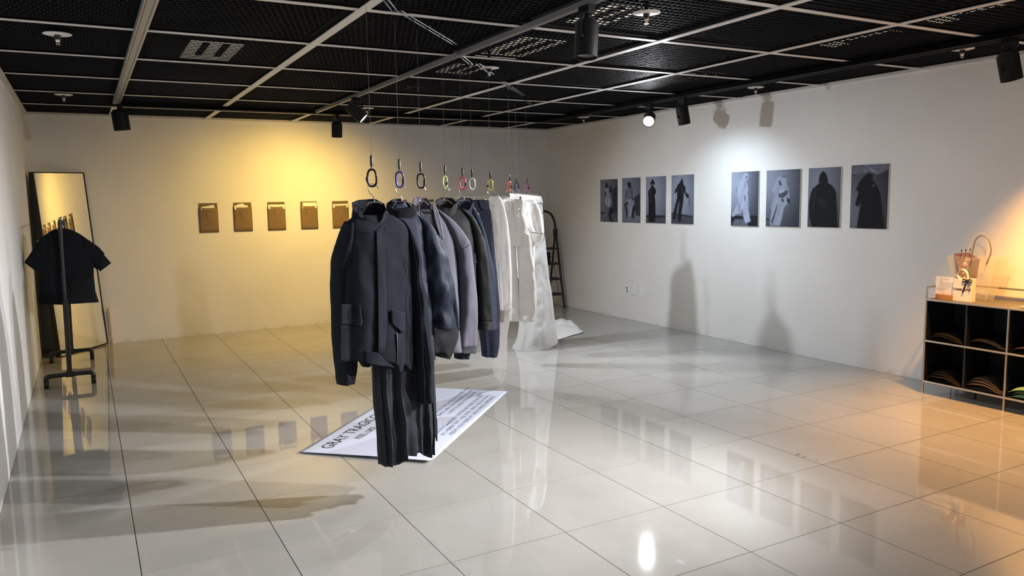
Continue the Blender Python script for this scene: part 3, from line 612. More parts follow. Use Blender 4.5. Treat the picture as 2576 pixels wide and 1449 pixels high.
sr = Cloth([(0.053,1.534,0.115,1.499),(0.075,1.479,0.174,1.465),(0.082,1.401,0.222,1.391),(0.084,1.291,0.288,1.28),(0.084,1.165,0.308,1.153),(0.091,1.068,0.323,1.053),(0.102,0.954,0.336,0.932),(0.115,0.885,0.339,0.847)],
           [0.03, 0.06, 0.08, 0.09, 0.09, 0.09, 0.085, 0.08], [0.0, -0.01, -0.02, -0.02, -0.02, -0.02, -0.02, -0.02], 0.020, 4, 24, rumple=0.014)
sr.build('sleeve', C_NAVY, J)
sn = Cloth([(0.11,0.904,0.339,0.866),(0.118,0.828,0.335,0.796),(0.141,0.757,0.309,0.729),(0.165,0.719,0.289,0.696)], [0.08, 0.075, 0.06, 0.05], -0.02, 0.012, 4, 25, nz=26, rumple=0.008)
sn.build('net_cuff', C_NET, J, cap=False, thick=0.0)
sc = Cloth([(0.163,0.729,0.292,0.703),(0.175,0.711,0.281,0.681)], [0.052, 0.048], -0.02, 0.004, 4, 26, nz=6)
sc.build('cuff_band', C_BLACK, J, cap=False)
l2 = Cloth([(-0.15,1.485,-0.114,1.505),(-0.199,1.392,-0.123,1.388),(-0.253,1.182,-0.139,1.174),(-0.278,0.97,-0.159,0.958),(-0.289,0.821,-0.177,0.807),(-0.29,0.745,-0.192,0.725)], [0.04, 0.06, 0.07, 0.07, 0.065, 0.055], 0.03, 0.012, 4, 27)
l2.build('sleeve', C_NAVY, J)
l3 = Cloth([(-0.289,0.766,-0.188,0.753),(-0.284,0.729,-0.192,0.716),(-0.273,0.708,-0.207,0.703)], [0.055, 0.05, 0.04], 0.03, 0.006, 4, 28, nz=16)
l3.build('net_cuff', C_NET, J, cap=False, thick=0.0)
l4 = Cloth([(-0.282,0.724,-0.192,0.721),(-0.269,0.696,-0.211,0.697)], [0.05, 0.04], 0.03, 0.003, 4, 29, nz=6)
l4.build('cuff_band', C_BLACK, J, cap=False)
patch(body, [(-0.016,1.496,0.091,1.493),(-0.013,1.449,0.099,1.445),(-0.006,1.383,0.111,1.378),(0.015,1.295,0.126,1.289),(0.04,1.161,0.129,1.155)], 'chest_panel', C_SLATE, J, 0.006)
seam(body, [(0.021,1.321),(0.07,1.316),(0.124,1.316)], 'panel_seam', C_SEAM, J, 0.001, 0.010)
patch(body, [(0.088,1.144,0.143,1.14),(0.088,1.124,0.145,1.12),(0.092,1.095,0.147,1.09),(0.096,1.081,0.136,1.078)], 'pocket_flap', C_SLATE, J, 0.012, puff=0.006)
collar(0.005, 0.0, 0.092, 0.070, 0.06, Z([(0.083,1.561),(0.067,1.581),(0.002,1.6),(-0.053,1.583),(-0.077,1.569),(-0.054,1.54),(0.017,1.55),(0.078,1.564)]), Z([(0.105,1.489),(0.066,1.494),(0.003,1.496),(-0.056,1.497),(-0.096,1.49),(-0.057,1.467),(0.014,1.469),(0.09,1.485)]), 'collar', C_BLACK, J, flare=0.01, seed=5)
collar(0.0, 0.02, 0.055, 0.03, 0.035, Z([(0.043,1.588),(0.031,1.599),(0.002,1.602),(-0.022,1.598),(-0.041,1.583),(-0.022,1.574),(0.006,1.574),(0.035,1.582)]), Z([(0.054,1.551),(0.029,1.552),(0.001,1.552),(-0.042,1.553),(-0.061,1.553),(-0.042,1.549),(0.005,1.548),(0.049,1.547)]), 'inner_collar', C_SLATE, J, seed=6)

# --- grey coat
hanger(2, 'wire hanger showing in the grey coat neck', -1)
J = garment(2, 'coat', 'mid grey collarless wool coat with wide open neck', 'coat')
body = Cloth([(-0.045,1.533,0.098,1.53),(-0.078,1.506,0.127,1.501),(-0.109,1.46,0.162,1.452),(-0.127,1.367,0.196,1.355),(-0.137,1.227,0.213,1.209),(-0.143,1.038,0.218,1.013),(-0.15,0.848,0.223,0.814),(-0.155,0.704,0.23,0.664)],
             [0.03, 0.05, 0.08, 0.10, 0.11, 0.12, 0.125, 0.13], 0.0, 0.012, 4, 31)
body.build('body', C_GREY, J)
sr = Cloth([(0.078,1.54,0.123,1.52),(0.106,1.483,0.199,1.466),(0.136,1.425,0.26,1.399),(0.17,1.356,0.306,1.329),(0.201,1.258,0.317,1.262),(0.21,1.111,0.33,1.106),(0.21,0.994,0.343,0.984),(0.2,0.831,0.342,0.819),(0.186,0.698,0.33,0.684)],
           [0.03, 0.06, 0.075, 0.08, 0.08, 0.075, 0.07, 0.065, 0.06], [0, -0.01, -0.02, -0.03, -0.03, -0.03, -0.03, -0.03, -0.03], 0.008, 3, 33, rumple=0.006)
sr.build('sleeve', C_GREY, J)
sb = Cloth([(0.186,0.703,0.333,0.689),(0.182,0.661,0.329,0.644)], 0.063, -0.03, 0.004, 3, 34, nz=8)
sb.build('cuff_band', C_GREYD, J, cap=False)
seam(sr, [(0.216,1.245),(0.225,1.272),(0.246,1.29),(0.279,1.308),(0.308,1.326)], 'shoulder_seam', C_GREYD, J, 0.0013)
patch(body, [(-0.013,1.537,0.078,1.536),(-0.014,1.493,0.081,1.49),(-0.011,1.446,0.09,1.443),(0.03,1.385,0.104,1.383)], 'neck_lining', C_GREYD, J, 0.004)
patch(body, [(-0.013,1.523,0.075,1.521),(-0.014,1.512,0.074,1.51)], 'neck_tape', C_BLACK, J, 0.009, nz=4)
patch(body, [(0.063,1.569,0.091,1.549),(0.07,1.526,0.105,1.516),(0.078,1.474,0.116,1.463),(0.09,1.426,0.125,1.406),(0.113,1.37,0.136,1.348)], 'lapel', C_GREY, J, 0.016, nu=5)
patch(body, [(-0.04,1.552,-0.012,1.566),(-0.044,1.505,-0.014,1.505),(-0.05,1.459,-0.018,1.453),(-0.038,1.388,-0.008,1.382)], 'lapel', C_GREY, J, 0.014, nu=5)
seam(body, [(0.088,1.55),(0.104,1.502),(0.118,1.439),(0.133,1.348)], 'lapel_edge', mat('pale edge', (.35, .34, .37), .7), J, 0.0012, 0.022)
collar(0.002, 0.0, 0.066, 0.054, 0.05, Z([(0.084,1.569),(0.064,1.602),(0.014,1.61),(-0.031,1.601),(-0.047,1.571),(-0.038,1.529),(0.016,1.504),(0.067,1.526)]), Z([(0.094,1.488),(0.071,1.488),(0.015,1.485),(-0.034,1.486),(-0.054,1.487),(-0.04,1.458),(0.014,1.452),(0.075,1.45)]), 'collar', C_GREY, J, seed=7)
li = Cloth([(0.178,0.719,0.301,0.707),(0.182,0.654,0.294,0.642),(0.183,0.611,0.285,0.6)], 0.045, 0.02, 0.006, 5, 36, nz=14)
li.build('lining_cuff', C_NAVY, J, cap=False)

# --- charcoal jacket
hanger(3, 'wire hanger in the charcoal jacket collar', -1, half=0.18)
J = garment(3, 'jacket', 'charcoal short jacket with wide stand collar and pocket strap, behind grey coat', 'jacket')
body = Cloth([(-0.065,1.53,0.101,1.526),(-0.082,1.499,0.139,1.494),(-0.089,1.455,0.177,1.448),(-0.087,1.338,0.197,1.328),(-0.08,1.18,0.205,1.166),(-0.075,0.968,0.208,0.95),(-0.071,0.737,0.206,0.715)],
             [0.03, 0.05, 0.08, 0.10, 0.11, 0.12, 0.12], 0.0, 0.010, 4, 41)
body.build('body', C_CHAR, J)
sr = Cloth([(0.093,1.54,0.151,1.507),(0.139,1.475,0.208,1.445),(0.165,1.395,0.241,1.372),(0.179,1.293,0.268,1.296),(0.188,1.167,0.288,1.168),(0.197,1.059,0.3,1.056),(0.203,0.945,0.31,0.941),(0.204,0.775,0.315,0.77)],
           [0.03, 0.05, 0.065, 0.07, 0.07, 0.068, 0.065, 0.06], [0, -0.02, -0.03, -0.04, -0.04, -0.04, -0.04, -0.04], 0.007, 3, 43)
sr.build('sleeve', C_CHAR, J)
sb = Cloth([(0.202,0.778,0.318,0.769),(0.2,0.713,0.314,0.706)], 0.062, -0.04, 0.003, 3, 44, nz=8)
sb.build('cuff', C_CHAR, J, cap=False)
seam(sr, [(0.117,1.521),(0.178,1.472),(0.208,1.421),(0.232,1.358),(0.266,1.352)], 'shoulder_seam', C_SEAM, J, 0.0013)
seam(sr, [(0.207,0.764),(0.259,0.757),(0.312,0.756)], 'cuff_seam', C_SEAM, J, 0.0012)
patch(body, [(0.172,1.238,0.209,1.236),(0.172,1.222,0.212,1.22),(0.174,1.168,0.213,1.166)], 'pocket_flap', C_INK2, J, 0.012)
patch(body, [(0.182,1.181,0.199,1.18),(0.182,1.17,0.199,1.169)], 'pocket_tab', BLKPL, J, 0.018, nz=4)
collar(0.006, 0.0, 0.076, 0.058, 0.055, Z([(0.071,1.579),(0.047,1.601),(-0.002,1.607),(-0.046,1.594),(-0.064,1.566),(-0.037,1.54),(0.012,1.533),(0.052,1.564)]), Z([(0.1,1.49),(0.05,1.486),(-0,1.487),(-0.049,1.488),(-0.077,1.489),(-0.044,1.472),(0.01,1.465),(0.077,1.474)]), 'collar', C_CHAR, J, flare=0.008, seed=8)

# --- blue-grey shirt jacket
hanger(4, 'wire hanger of the blue grey shirt', 1, half=0.16)
J = garment(4, 'shirt', 'blue grey overshirt with pointed collar behind charcoal jacket', 'shirt')
body = Cloth([(-0.075,1.517,0.099,1.513),(-0.094,1.469,0.122,1.464),(-0.108,1.385,0.132,1.378),(-0.113,1.2,0.134,1.19),(-0.121,0.914,0.134,0.898),(-0.127,0.697,0.135,0.677)],
             [0.03, 0.06, 0.09, 0.10, 0.11, 0.11], 0.0, 0.012, 4, 51)
body.build('body', C_SHIRT, J)
sr = Cloth([(0.045,1.543,0.101,1.507),(0.067,1.465,0.133,1.444),(0.089,1.385,0.153,1.383),(0.1,1.318,0.174,1.322),(0.11,1.22,0.193,1.219),(0.125,1.074,0.227,1.069),(0.132,0.831,0.241,0.823),(0.128,0.639,0.24,0.636)],
           [0.03, 0.05, 0.06, 0.065, 0.065, 0.06, 0.06, 0.055], -0.02, 0.012, 4, 53, rumple=0.009)
sr.build('sleeve', C_SHIRT, J)
collar(0.018, 0.0, 0.064, 0.052, 0.05, Z([(0.076,1.582),(0.052,1.599),(0.016,1.603),(-0.02,1.592),(-0.032,1.561),(-0.009,1.527),(0.038,1.514),(0.076,1.565)]), Z([(0.098,1.485),(0.055,1.48),(0.013,1.481),(-0.029,1.482),(-0.046,1.482),(-0.017,1.47),(0.037,1.463),(0.085,1.473)]), 'collar', C_SHIRT, J, flare=0.008, seed=9)

# --- dark trousers on clips
hanger(5, 'steel clip hanger holding the blue black trousers', 1, clip=True, bar=([(-0.109,1.61)][0], [(0.105,1.601)][0]))
J = garment(5, 'trousers', 'blue black wide trousers clipped by the folded waistband', 'trousers')
body = Cloth([(-0.119,1.587,0.123,1.583),(-0.12,1.56,0.129,1.556),(-0.117,1.53,0.135,1.526),(-0.118,1.498,0.147,1.492),(-0.114,1.418,0.155,1.411),(-0.102,1.259,0.164,1.25),(-0.084,1.142,0.171,1.131),(-0.065,1.02,0.182,1.008),(-0.043,0.898,0.192,0.885),(-0.015,0.753,0.199,0.739),(0.026,0.596,0.196,0.584),(0.042,0.461,0.19,0.45),(0.047,0.383,0.172,0.373)],
             [0.012, 0.03, 0.04, 0.05, 0.07, 0.08, 0.085, 0.09, 0.085, 0.08, 0.075, 0.07, 0.065], 0.02, 0.014, 5, 61, nz=90)
body.build('legs', C_TROU, J)
patch(body, [(0.051,1.584,0.126,1.583),(0.054,1.548,0.132,1.55),(0.065,1.521,0.135,1.52),(0.081,1.506,0.116,1.514)], 'folded_waist', C_SLATE, J, 0.010, nz=8)
seam(body, [(0.134,1.472),(0.136,1.291),(0.139,1.108),(0.147,0.863),(0.148,0.615),(0.137,0.398)], 'side_crease', C_SLATE, J, 0.002, 0.003)

# --- white pieces
hanger(6, 'thin wire hanger of the sheer white overall', 1, half=0.06, z1=1.590)
J = garment(6, 'overall', 'sheer white overall with a long transparent leg, next to dark trousers', 'overall')
body = Cloth([(-0.001,1.608,0.079,1.606),(-0.021,1.585,0.098,1.583),(-0.019,1.526,0.117,1.524),(-0.008,1.394,0.141,1.391),(0.012,1.218,0.158,1.215),(0.033,0.953,0.167,0.951),(0.044,0.808,0.165,0.806),(0.055,0.659,0.159,0.657)],
             [0.02, 0.04, 0.06, 0.08, 0.08, 0.08, 0.075, 0.07], 0.0, 0.016, 5, 71, rumple=0.012)
body.build('body', C_WHITE, J)
lg = Cloth([(0.049,0.724,0.163,0.721),(0.053,0.588,0.148,0.586),(0.037,0.435,0.118,0.433),(0.015,0.315,0.116,0.313),(-0.004,0.219,0.114,0.217),(-0.01,0.085,0.102,0.082),(0.016,0.032,0.087,0.031)],
           [0.07, 0.06, 0.05, 0.05, 0.05, 0.045, 0.035], 0.0, 0.014, 5, 72, rumple=0.012, hem=[(-0.02,0.085),(0.01,0.064),(0.044,0.052),(0.063,0.017),(0.081,0.045),(0.106,0.106)])
lg.build('sheer_leg', C_SHEER2, J, cap=False, thick=0.0)
patch(body, [(-0.021,1.588,0.079,1.596),(-0.015,1.552,0.094,1.563),(0.031,1.532,0.087,1.54)], 'waist_flap', C_WHITE, J, 0.014, nz=8)
patch(lg, [(0.058,0.659,0.098,0.658),(0.057,0.605,0.097,0.604),(0.06,0.56,0.093,0.56)], 'care_tag', mat('kraft tag', (0.42, 0.36, 0.28), 0.8), J, 0.008, nz=5)
for q in ("1258,520 1262,580 1266,640 1268,700 1270,760",):
    pass
seam(body, [(0.077,1.524),(0.087,1.326),(0.097,1.126),(0.1,0.925),(0.103,0.723)], 'fly_seam', C_CREAM, J, 0.0018, 0.002)

hanger(7, 'clip hanger holding the cream white trousers', -1, clip=True, bar=([(-0.108,1.616)][0], [(0.096,1.594)][0]))
J = garment(7, 'trousers', 'cream white creased wide trousers on clips', 'trousers')
body = Cloth([(-0.086,1.601,0.115,1.586),(-0.098,1.56,0.126,1.556),(-0.103,1.479,0.139,1.475),(-0.105,1.367,0.156,1.363),(-0.1,1.255,0.174,1.251),(-0.087,1.143,0.191,1.146)],
             [0.015, 0.035, 0.06, 0.07, 0.075, 0.07], 0.0, 0.014, 5, 81, rumple=0.014)
body.build('seat', C_CREAM, J)
lr = Cloth([(0.043,1.271,0.181,1.258),(0.056,1.14,0.198,1.1),(0.061,0.99,0.211,0.98),(0.066,0.839,0.228,0.836),(0.067,0.649,0.237,0.653),(0.069,0.534,0.232,0.539),(0.071,0.431,0.215,0.428)],
           [0.06, 0.065, 0.065, 0.065, 0.065, 0.065, 0.06], 0.0, 0.012, 3, 82, rumple=0.012)
lr.build('leg', C_CREAM, J)
ll = Cloth([(-0.099,1.274,0.058,1.26),(-0.083,1.143,0.052,1.122),(-0.067,0.992,0.053,0.99),(-0.051,0.841,0.062,0.839),(-0.035,0.65,0.071,0.649),(-0.026,0.536,0.073,0.534),(-0.024,0.432,0.079,0.431)],
           [0.06, 0.065, 0.065, 0.065, 0.065, 0.065, 0.06], 0.01, 0.012, 3, 83, rumple=0.012)
ll.build('leg', C_CREAM, J)
seam(body, [(0.021,1.558),(0.028,1.495),(0.038,1.421),(0.059,1.327),(0.069,1.252),(0.056,1.178)], 'fly_seam', mat('soft crease', (.55, .54, .52), .8), J, 0.0022, 0.001)
patch(body, [(-0.056,1.582,0.018,1.577),(-0.042,1.533,0.021,1.514),(-0.006,1.484,0.024,1.469)], 'waist_pleat', C_WHITE, J, 0.012, nz=8)

hanger(8, 'thin hanger of the white short-sleeved shirt', 1, half=0.14, z1=1.600)
J = garment(8, 'shirt', 'white short sleeved shirt with puffed sleeve peeping right of trousers', 'shirt')
body = Cloth([(-0.031,1.587,0.171,1.584),(-0.047,1.541,0.202,1.537),(-0.041,1.432,0.193,1.429),(-0.037,1.198,0.174,1.195),(-0.044,0.805,0.161,0.801)], [0.03, 0.05, 0.07, 0.08, 0.08], 0.0, 0.012, 5, 91, rumple=0.012)
body.build('body', C_WHITE, J)
sr = Cloth([(0.097,1.554,0.202,1.537),(0.076,1.469,0.232,1.467),(0.075,1.392,0.247,1.381),(0.09,1.321,0.258,1.311),(0.128,1.266,0.261,1.248)], [0.04, 0.06, 0.07, 0.075, 0.075], -0.03, 0.008, 7, 92, rumple=0.006)
sr.build('sleeve', C_WHITE, J)
si = Cloth([(0.132,1.258,0.253,1.244),(0.135,1.203,0.237,1.202),(0.15,1.164,0.205,1.163)], [0.07, 0.05, 0.03], -0.02, 0.003, 5, 93, nz=14)
si.build('sleeve_lining', C_CREAM, J, cap=False)
seam(body, [(0.082,1.353),(0.097,1.306),(0.128,1.274)], 'cuff_edge', mat('grey thread', (.4, .4, .4), .8), J, 0.002, 0.03)

hanger(9, 'clip hanger holding the long white skirt waistband', -1, clip=True, bar=([(-0.095,1.644)][0], [(0.093,1.621)][0]))
J = garment(9, 'skirt', 'long white draped skirt with sheer train reaching the floor', 'skirt')
wb = Cloth([(-0.182,1.646,0.152,1.607),(-0.179,1.6,0.16,1.57),(-0.176,1.554,0.164,1.532)], [0.02, 0.035, 0.04], 0.0, 0.006, 9, 101, nz=14)
wb.build('waistband', C_WHITE, J)
body = Cloth([(-0.171,1.567,0.164,1.561),(-0.153,1.42,0.171,1.415),(-0.131,1.227,0.181,1.222),(-0.116,1.058,0.196,1.053),(-0.104,0.744,0.226,0.739),(-0.102,0.603,0.25,0.598),(-0.101,0.401,0.269,0.396),(-0.107,0.277,0.281,0.271),(-0.122,0.177,0.292,0.172),(-0.149,0.1,0.304,0.094),(-0.184,0.048,0.312,0.042)],
             [0.05, 0.08, 0.11, 0.12, 0.14, 0.16, 0.18, 0.20, 0.22, 0.23, 0.24], 0.0, 0.022, 6, 102, nz=100, nt=140, rumple=0.012,
             hem=[(-0.219,0.001),(-0.133,-0.014),(-0.026,-0.015),(0.09,-0.003),(0.201,0.021),(0.308,0.055)])
body.build('outer_layer', C_SHEER, J, cap=False, thick=0.0)
inn = Cloth([(-0.159,1.566,0.151,1.561),(-0.114,1.227,0.168,1.222),(-0.079,0.744,0.192,0.74),(0.001,0.4,0.231,0.397),(0.062,0.184,0.254,0.181)], [0.05, 0.08, 0.10, 0.10, 0.10], 0.01, 0.016, 5, 103, nz=60)
inn.build('inner_layer', C_WHITE, J, cap=False)
co_ = [(0.134,1.541),(0.159,1.528),(0.167,1.436),(0.174,1.331),(0.177,1.226),(0.167,1.142)]
MB().tube(curve_pts([(a, -0.13, b) for a, b in co_], 24), 0.003, 6).build('drawcord', BLKPL, J, smooth=True)
MB().tube([(co_[0][0]-0.17, -0.08, co_[0][1]+0.01), (co_[0][0]-0.05, -0.09, co_[0][1]), (co_[1][0], -0.13, co_[1][1])], 0.0025, 6).build('drawcord', BLKPL, J)
MB().box(co_[2][0]-0.012, -0.14, co_[2][1]-0.004, co_[2][0]+0.01, -0.12, co_[2][1]+0.004).build('cord_lock', BLKPL, J)

# train of folded white cloth spread on the floor
tq = [(4.169,3.514),(4.963,3.908),(5.269,4.584),(5.061,4.885)]
A, B, C, D = [Vector((*q, 0)) for q in tq]; ctr = (A+B+C+D)/4
trn = thing('cloth_train', 'folded white cloth lying on the floor right of the long skirt', 'cloth', ctr)
def sheet(A, B, C, D, hfun, name, m, parent, n=36, seed=0):
    vs = []; fs = []
    for i in range(n+1):
        for k in range(n+1):
            a, b = i/n, k/n; p = (A*(1-a)+B*a)*(1-b)+(D*(1-a)+C*a)*b
            e = 0.03*noise.noise(Vector((a*5+seed, b*5, 0)))
            edge = min(1, min(a, 1-a, b, 1-b)*8)
            p = p+Vector((e, e, 0)); vs.append((p.x, p.y, 0.004+hfun(a, b)*edge+0.002))
    for i in range(n):
        for k in range(n): fs.append((i*(n+1)+k, (i+1)*(n+1)+k, (i+1)*(n+1)+k+1, i*(n+1)+k+1))
    o = MB().add(vs, fs).build(name, m, parent, smooth='all'); sd = o.modifiers.new('thickness', 'SOLIDIFY'); sd.thickness = 0.003; sd.offset = 1; return o
def hf(a, b): return 0.018*(1+math.sin(a*9+b*5))*0.5+0.014*abs(noise.noise(Vector((a*4, b*4, 3))))
sheet(A-ctr, B-ctr, C-ctr, D-ctr, hf, 'lower_layer', C_WHITE, trn)
r1 = [D-ctr, D.lerp(C, 0.9)-ctr]; mdl = []
A2, B2, C2, D2 = (A.lerp(D, 0.62)-ctr, B.lerp(C, 0.72)-ctr, C.lerp(D, 0.05)-ctr, D-ctr)
sheet(A2, B2, C2, D2, lambda a, b: 0.022+0.045*math.sin(PI*min(1, b*1.1))*(1-0.45*a)+0.01*math.sin(a*14), 'folded_layer', C_WHITE, trn, 30, 4)

# ------------------------------------------------------------ poster on the floor
PO = Vector((0.981, 1.265, 0)); ps = Vector((1.243, 1.28, 0)); PL = ps.length; ps.normalize(); pt_ = Vector((ps.y, -ps.x, 0)); PWD = 0.89
po = thing('floor_poster', 'large white printed poster lying on the tiles under the clothes', 'poster', PO, math.atan2(ps.y, ps.x))
# local x = along text, local y = up the page; the page spans y from 0 (top edge) to -PWD
vs = []; fs = []; nx, ny = 48, 30
def lift(x, y):
    e = max(0, 1-x/0.13); return 0.002+0.016*e*e*(0.4+0.6*min(1, -y/0.5))
for i in range(nx+1):
    for k in range(ny+1):
        x, y = PL*i/nx, -PWD*k/ny; vs.append((x, y, lift(x, y)))
for i in range(nx):
    for k in range(ny): fs.append((i*(ny+1)+k, (i+1)*(ny+1)+k, (i+1)*(ny+1)+k+1, i*(ny+1)+k+1))
o = MB().add(vs, fs).build('sheet', mat('poster paper', (0.60, 0.64, 0.78), 0.5), po, smooth='all'); sd = o.modifiers.new('thickness', 'SOLIDIFY'); sd.thickness = 0.0012; sd.offset = 0
INKM = mat('printed ink', (0.045, 0.055, 0.05), 0.6); INKB = mat('printed small ink', (0.06, 0.07, 0.13), 0.6)
def put_text(body, size, x, y, m, name='lettering', bold=0.0, sx=1.0):
    me = text_mesh(body, size, name, bold=bold); me.transform(Matrix.Translation((x, y, 0)) @ Matrix.Diagonal((sx, 1, 1, 1)))
    for v in me.vertices: v.co.z = lift(v.co.x, v.co.y)+0.0015
    link(name, me, m, po)
put_text('GRAY TRAGICOMEDY', 0.118, 0.115, -0.165, INKM, bold=0.0012, sx=0.93)
put_text('FEEL LIKE', 0.070, 0.345, -0.262, INKM, bold=0.0006, sx=0.95)
KA = ['우리는 매일 같은 옷을 입고 같은 표정으로 하루를 시작한다', '회색의 도시에서 웃음과 울음을 함께 느끼는 사람들', '그 사이의 작은 감정을 옷으로 전하고자 한다']
KB = ['비극과 희극 Comic을 전하는 이야기를 담아 한 벌의 옷으로 만들고', '보는 사람에게 각자의 느낌을 물으며 느껴지는 것을 나누고자 하는', '사람들의 시선과 마음에 남아 오래도록 이어지는 회색의 희비극']
for k, t_ in enumerate(KA): put_text(t_, 0.038, 0.93+0.05*k, -0.545-0.052*k, INKB, 'small_print')
put_text('Tragicomic', 0.030, 1.57, -0.695, INKB, 'small_print')
for k, t_ in enumerate(KB): put_text(t_, 0.040, 0.52+0.02*k, -0.735-0.052*k, INKB, 'small_print', sx=1.02)

# ------------------------------------------------------------ framed prints on the right wall
def raster(w, h, bbox, bg, polys, seed):
    nx, ny = 84, int(84*h/w); x0, y0, x1, y1 = bbox
    X, Y = np.meshgrid(np.linspace(0, 1, nx), np.linspace(0, 1, ny)); img = bg(X, Y)
    PX, PY = X*(x1-x0)+x0, Y*(y1-y0)+y0; sc = (x1-x0)/nx
    for val, poly in polys:
        a = np.array(poly, float); cov = np.zeros_like(X)
        for ox, oy in ((-.3, -.3), (.3, -.3), (-.3, .3), (.3, .3)):
            qx, qy = PX+ox*sc, PY+oy*sc; ins = np.zeros(X.shape, bool)
            for k in range(len(a)):
                (ax, ay), (bx, by) = a[k], a[(k+1) % len(a)]
                if ay == by: continue
                ins ^= ((ay > qy) != (by > qy)) & (qx < (bx-ax)*(qy-ay)/(by-ay)+ax)
            cov += ins*0.25
        r = np.random.RandomState(seed+len(poly)); tex = 1+0.07*np.sin(PX*0.05+PY*0.018+seed)+0.03*r.randn(*X.shape)
        img = img*(1-cov)+cov*val*tex
    k = np.array([0.25, 0.5, 0.25])
    img = np.apply_along_axis(lambda q: np.convolve(q, k, 'same'), 0, np.pad(img, 2, mode='edge')); img = np.apply_along_axis(lambda q: np.convolve(q, k, 'same'), 1, img)[2:-2, 2:-2]
    return np.clip(img, 0.004, 1), nx, ny
def print_mat():
    m = bpy.data.materials.new('photographic print'); m.use_nodes = True; nt = m.node_tree; b = nt.nodes['Principled BSDF']
    a = nt.nodes.new('ShaderNodeAttribute'); a.attribute_name = 'ink'; nt.links.new(a.outputs['Color'], b.inputs['Base Color'])
    b.inputs['Roughness'].default_value = 0.6; b.inputs['Specular IOR Level'].default_value = 0.12; return m
PRINT = print_mat(); BOARD = mat('white foam board', (0.80, 0.80, 0.79), 0.7)
def wall_print(ya, yb, z0, z1, label, bbox, bg, polys, seed):
    """hangs on the right wall; ya is the left (far) edge, yb the right (near) edge"""
    yc, zc = (ya+yb)/2, (z0+z1)/2; w_, h_ = abs(ya-yb), z1-z0
    r = thing('photo_print', label, 'photo', (XR, yc, zc), group='photo prints mounted on foam board on the right wall')
    MB().box(-0.012, -w_/2, -h_/2, 0, w_/2, h_/2).build('foam_board', BOARD, r)
    img, nx, ny = raster(w_, h_, bbox, bg, polys, seed)
    vs = [(-0.0130, w_/2-0.0015-(w_-0.003)*i/(nx-1), h_/2-0.0015-(h_-0.003)*j/(ny-1)) for j in range(ny) for i in range(nx)]
    fs = [(j*nx+i, (j+1)*nx+i, (j+1)*nx+i+1, j*nx+i+1) for j in range(ny-1) for i in range(nx-1)]
    me = MB().add(vs, fs).mesh('print_sheet'); at = me.color_attributes.new('ink', 'FLOAT_COLOR', 'POINT')
    f = img.reshape(-1); at.data.foreach_set('color', np.stack([f*0.62, f*0.69, f*0.92, np.ones_like(f)], 1).reshape(-1).astype('f'))
    link('print_sheet', me, PRINT, r)
def bgf(l, r, cx=0.3, cy=0.25, floor=None):
    def f(X, Y):
        d = np.sqrt(((X-cx)*0.8)**2+((Y-cy)*0.8)**2); v = r+(l-r)*np.exp(-(d/0.55)**2)
        if floor: v = np.where(Y > floor[0], v*floor[1], v)
        return v
    return f
wall_print(5.026, 4.636, 1.257, 1.822, 'far-left print, pale figure with one raised arm', (168, 445, 485, 1220), bgf(.26, .09, .1, .3),
    [(.05, [(370,650),(485,560),(485,1220),(350,1220),(330,1080),(400,900)]), (.025, [(262,520),(285,503),(308,525),(316,570),(300,610),(270,590)]), (.36, [(250,615),(300,600),(340,640),(350,700),(330,760),(345,800),(255,800),(282,740),(258,690)]),
     (.03, [(345,565),(362,555),(382,625),(350,705),(330,665)]), (.03, [(256,660),(268,670),(280,735),(256,740),(248,700)]), (.42, [(262,790),(340,780),(365,860),(345,960),(300,940),(248,870)]),
     (.03, [(335,960),(392,950),(402,1200),(352,1220),(315,1080)]), (.12, [(360,1090),(470,1040),(470,1210),(400,1215)]), (.03, [(175,1048),(250,1050),(250,1070),(175,1072)])], 1)
wall_print(4.542, 4.164, 1.256, 1.828, 'print of a crouching figure in pale shorts, second from left', (562, 420, 905, 1235), bgf(.30, .10, .2, .3),
    [(.05, [(790,780),(905,700),(905,1110),(840,1100),(800,1000)]), (.22, [(570,1090),(900,1110),(900,1230),(570,1225)]), (.03, [(660,520),(690,488),(725,500),(740,590),(715,625),(680,610)]), (.20, [(640,610),(700,600),(755,600),(752,700),(730,790),(665,780),(640,700)]),
     (.05, [(635,650),(650,650),(645,800),(630,850),(625,760)]), (.05, [(740,610),(758,620),(760,760),(790,860),(775,880),(745,800)]), (.02, [(680,780),(730,780),(715,815),(700,815)]), (.34, [(660,790),(750,810),(795,860),(780,930),(680,930),(650,860)]),
     (.03, [(600,905),(655,850),(690,880),(640,925),(670,1040),(655,1130),(635,1165),(640,1060),(612,940)]), (.03, [(765,940),(800,900),(800,1020),(780,1110),(806,1165),(740,1135),(735,1100)]), (.40, [(690,930),(760,930),(740,1110),(680,1120)])], 2)
wall_print(4.056, 3.678, 1.258, 1.828, 'print of a standing dark figure in a pointed hood', (990, 395, 1362, 1250), bgf(.42, .10, .35, .3),
    [(.03, [(990,1105),(1350,1105),(1350,1135),(990,1140)]), (.10, [(990,1140),(1362,1138),(1362,1250),(990,1250)]), (.018, [(1120,436),(1145,480),(1158,525),(1135,560),(1155,600),(1182,650),(1180,700),(1155,730),(1170,860),(1175,1060),(1165,1225),(1040,1228),(1038,1060),(1040,780),(1030,720),(1040,640),(1085,590),(1080,550),(1068,525),(1088,475)]),
     (.50, [(1098,530),(1118,528),(1112,560),(1100,560)]), (.45, [(1122,545),(1140,555),(1130,572)]), (.04, [(1060,620),(1100,620),(1110,860),(1070,880)])], 3)
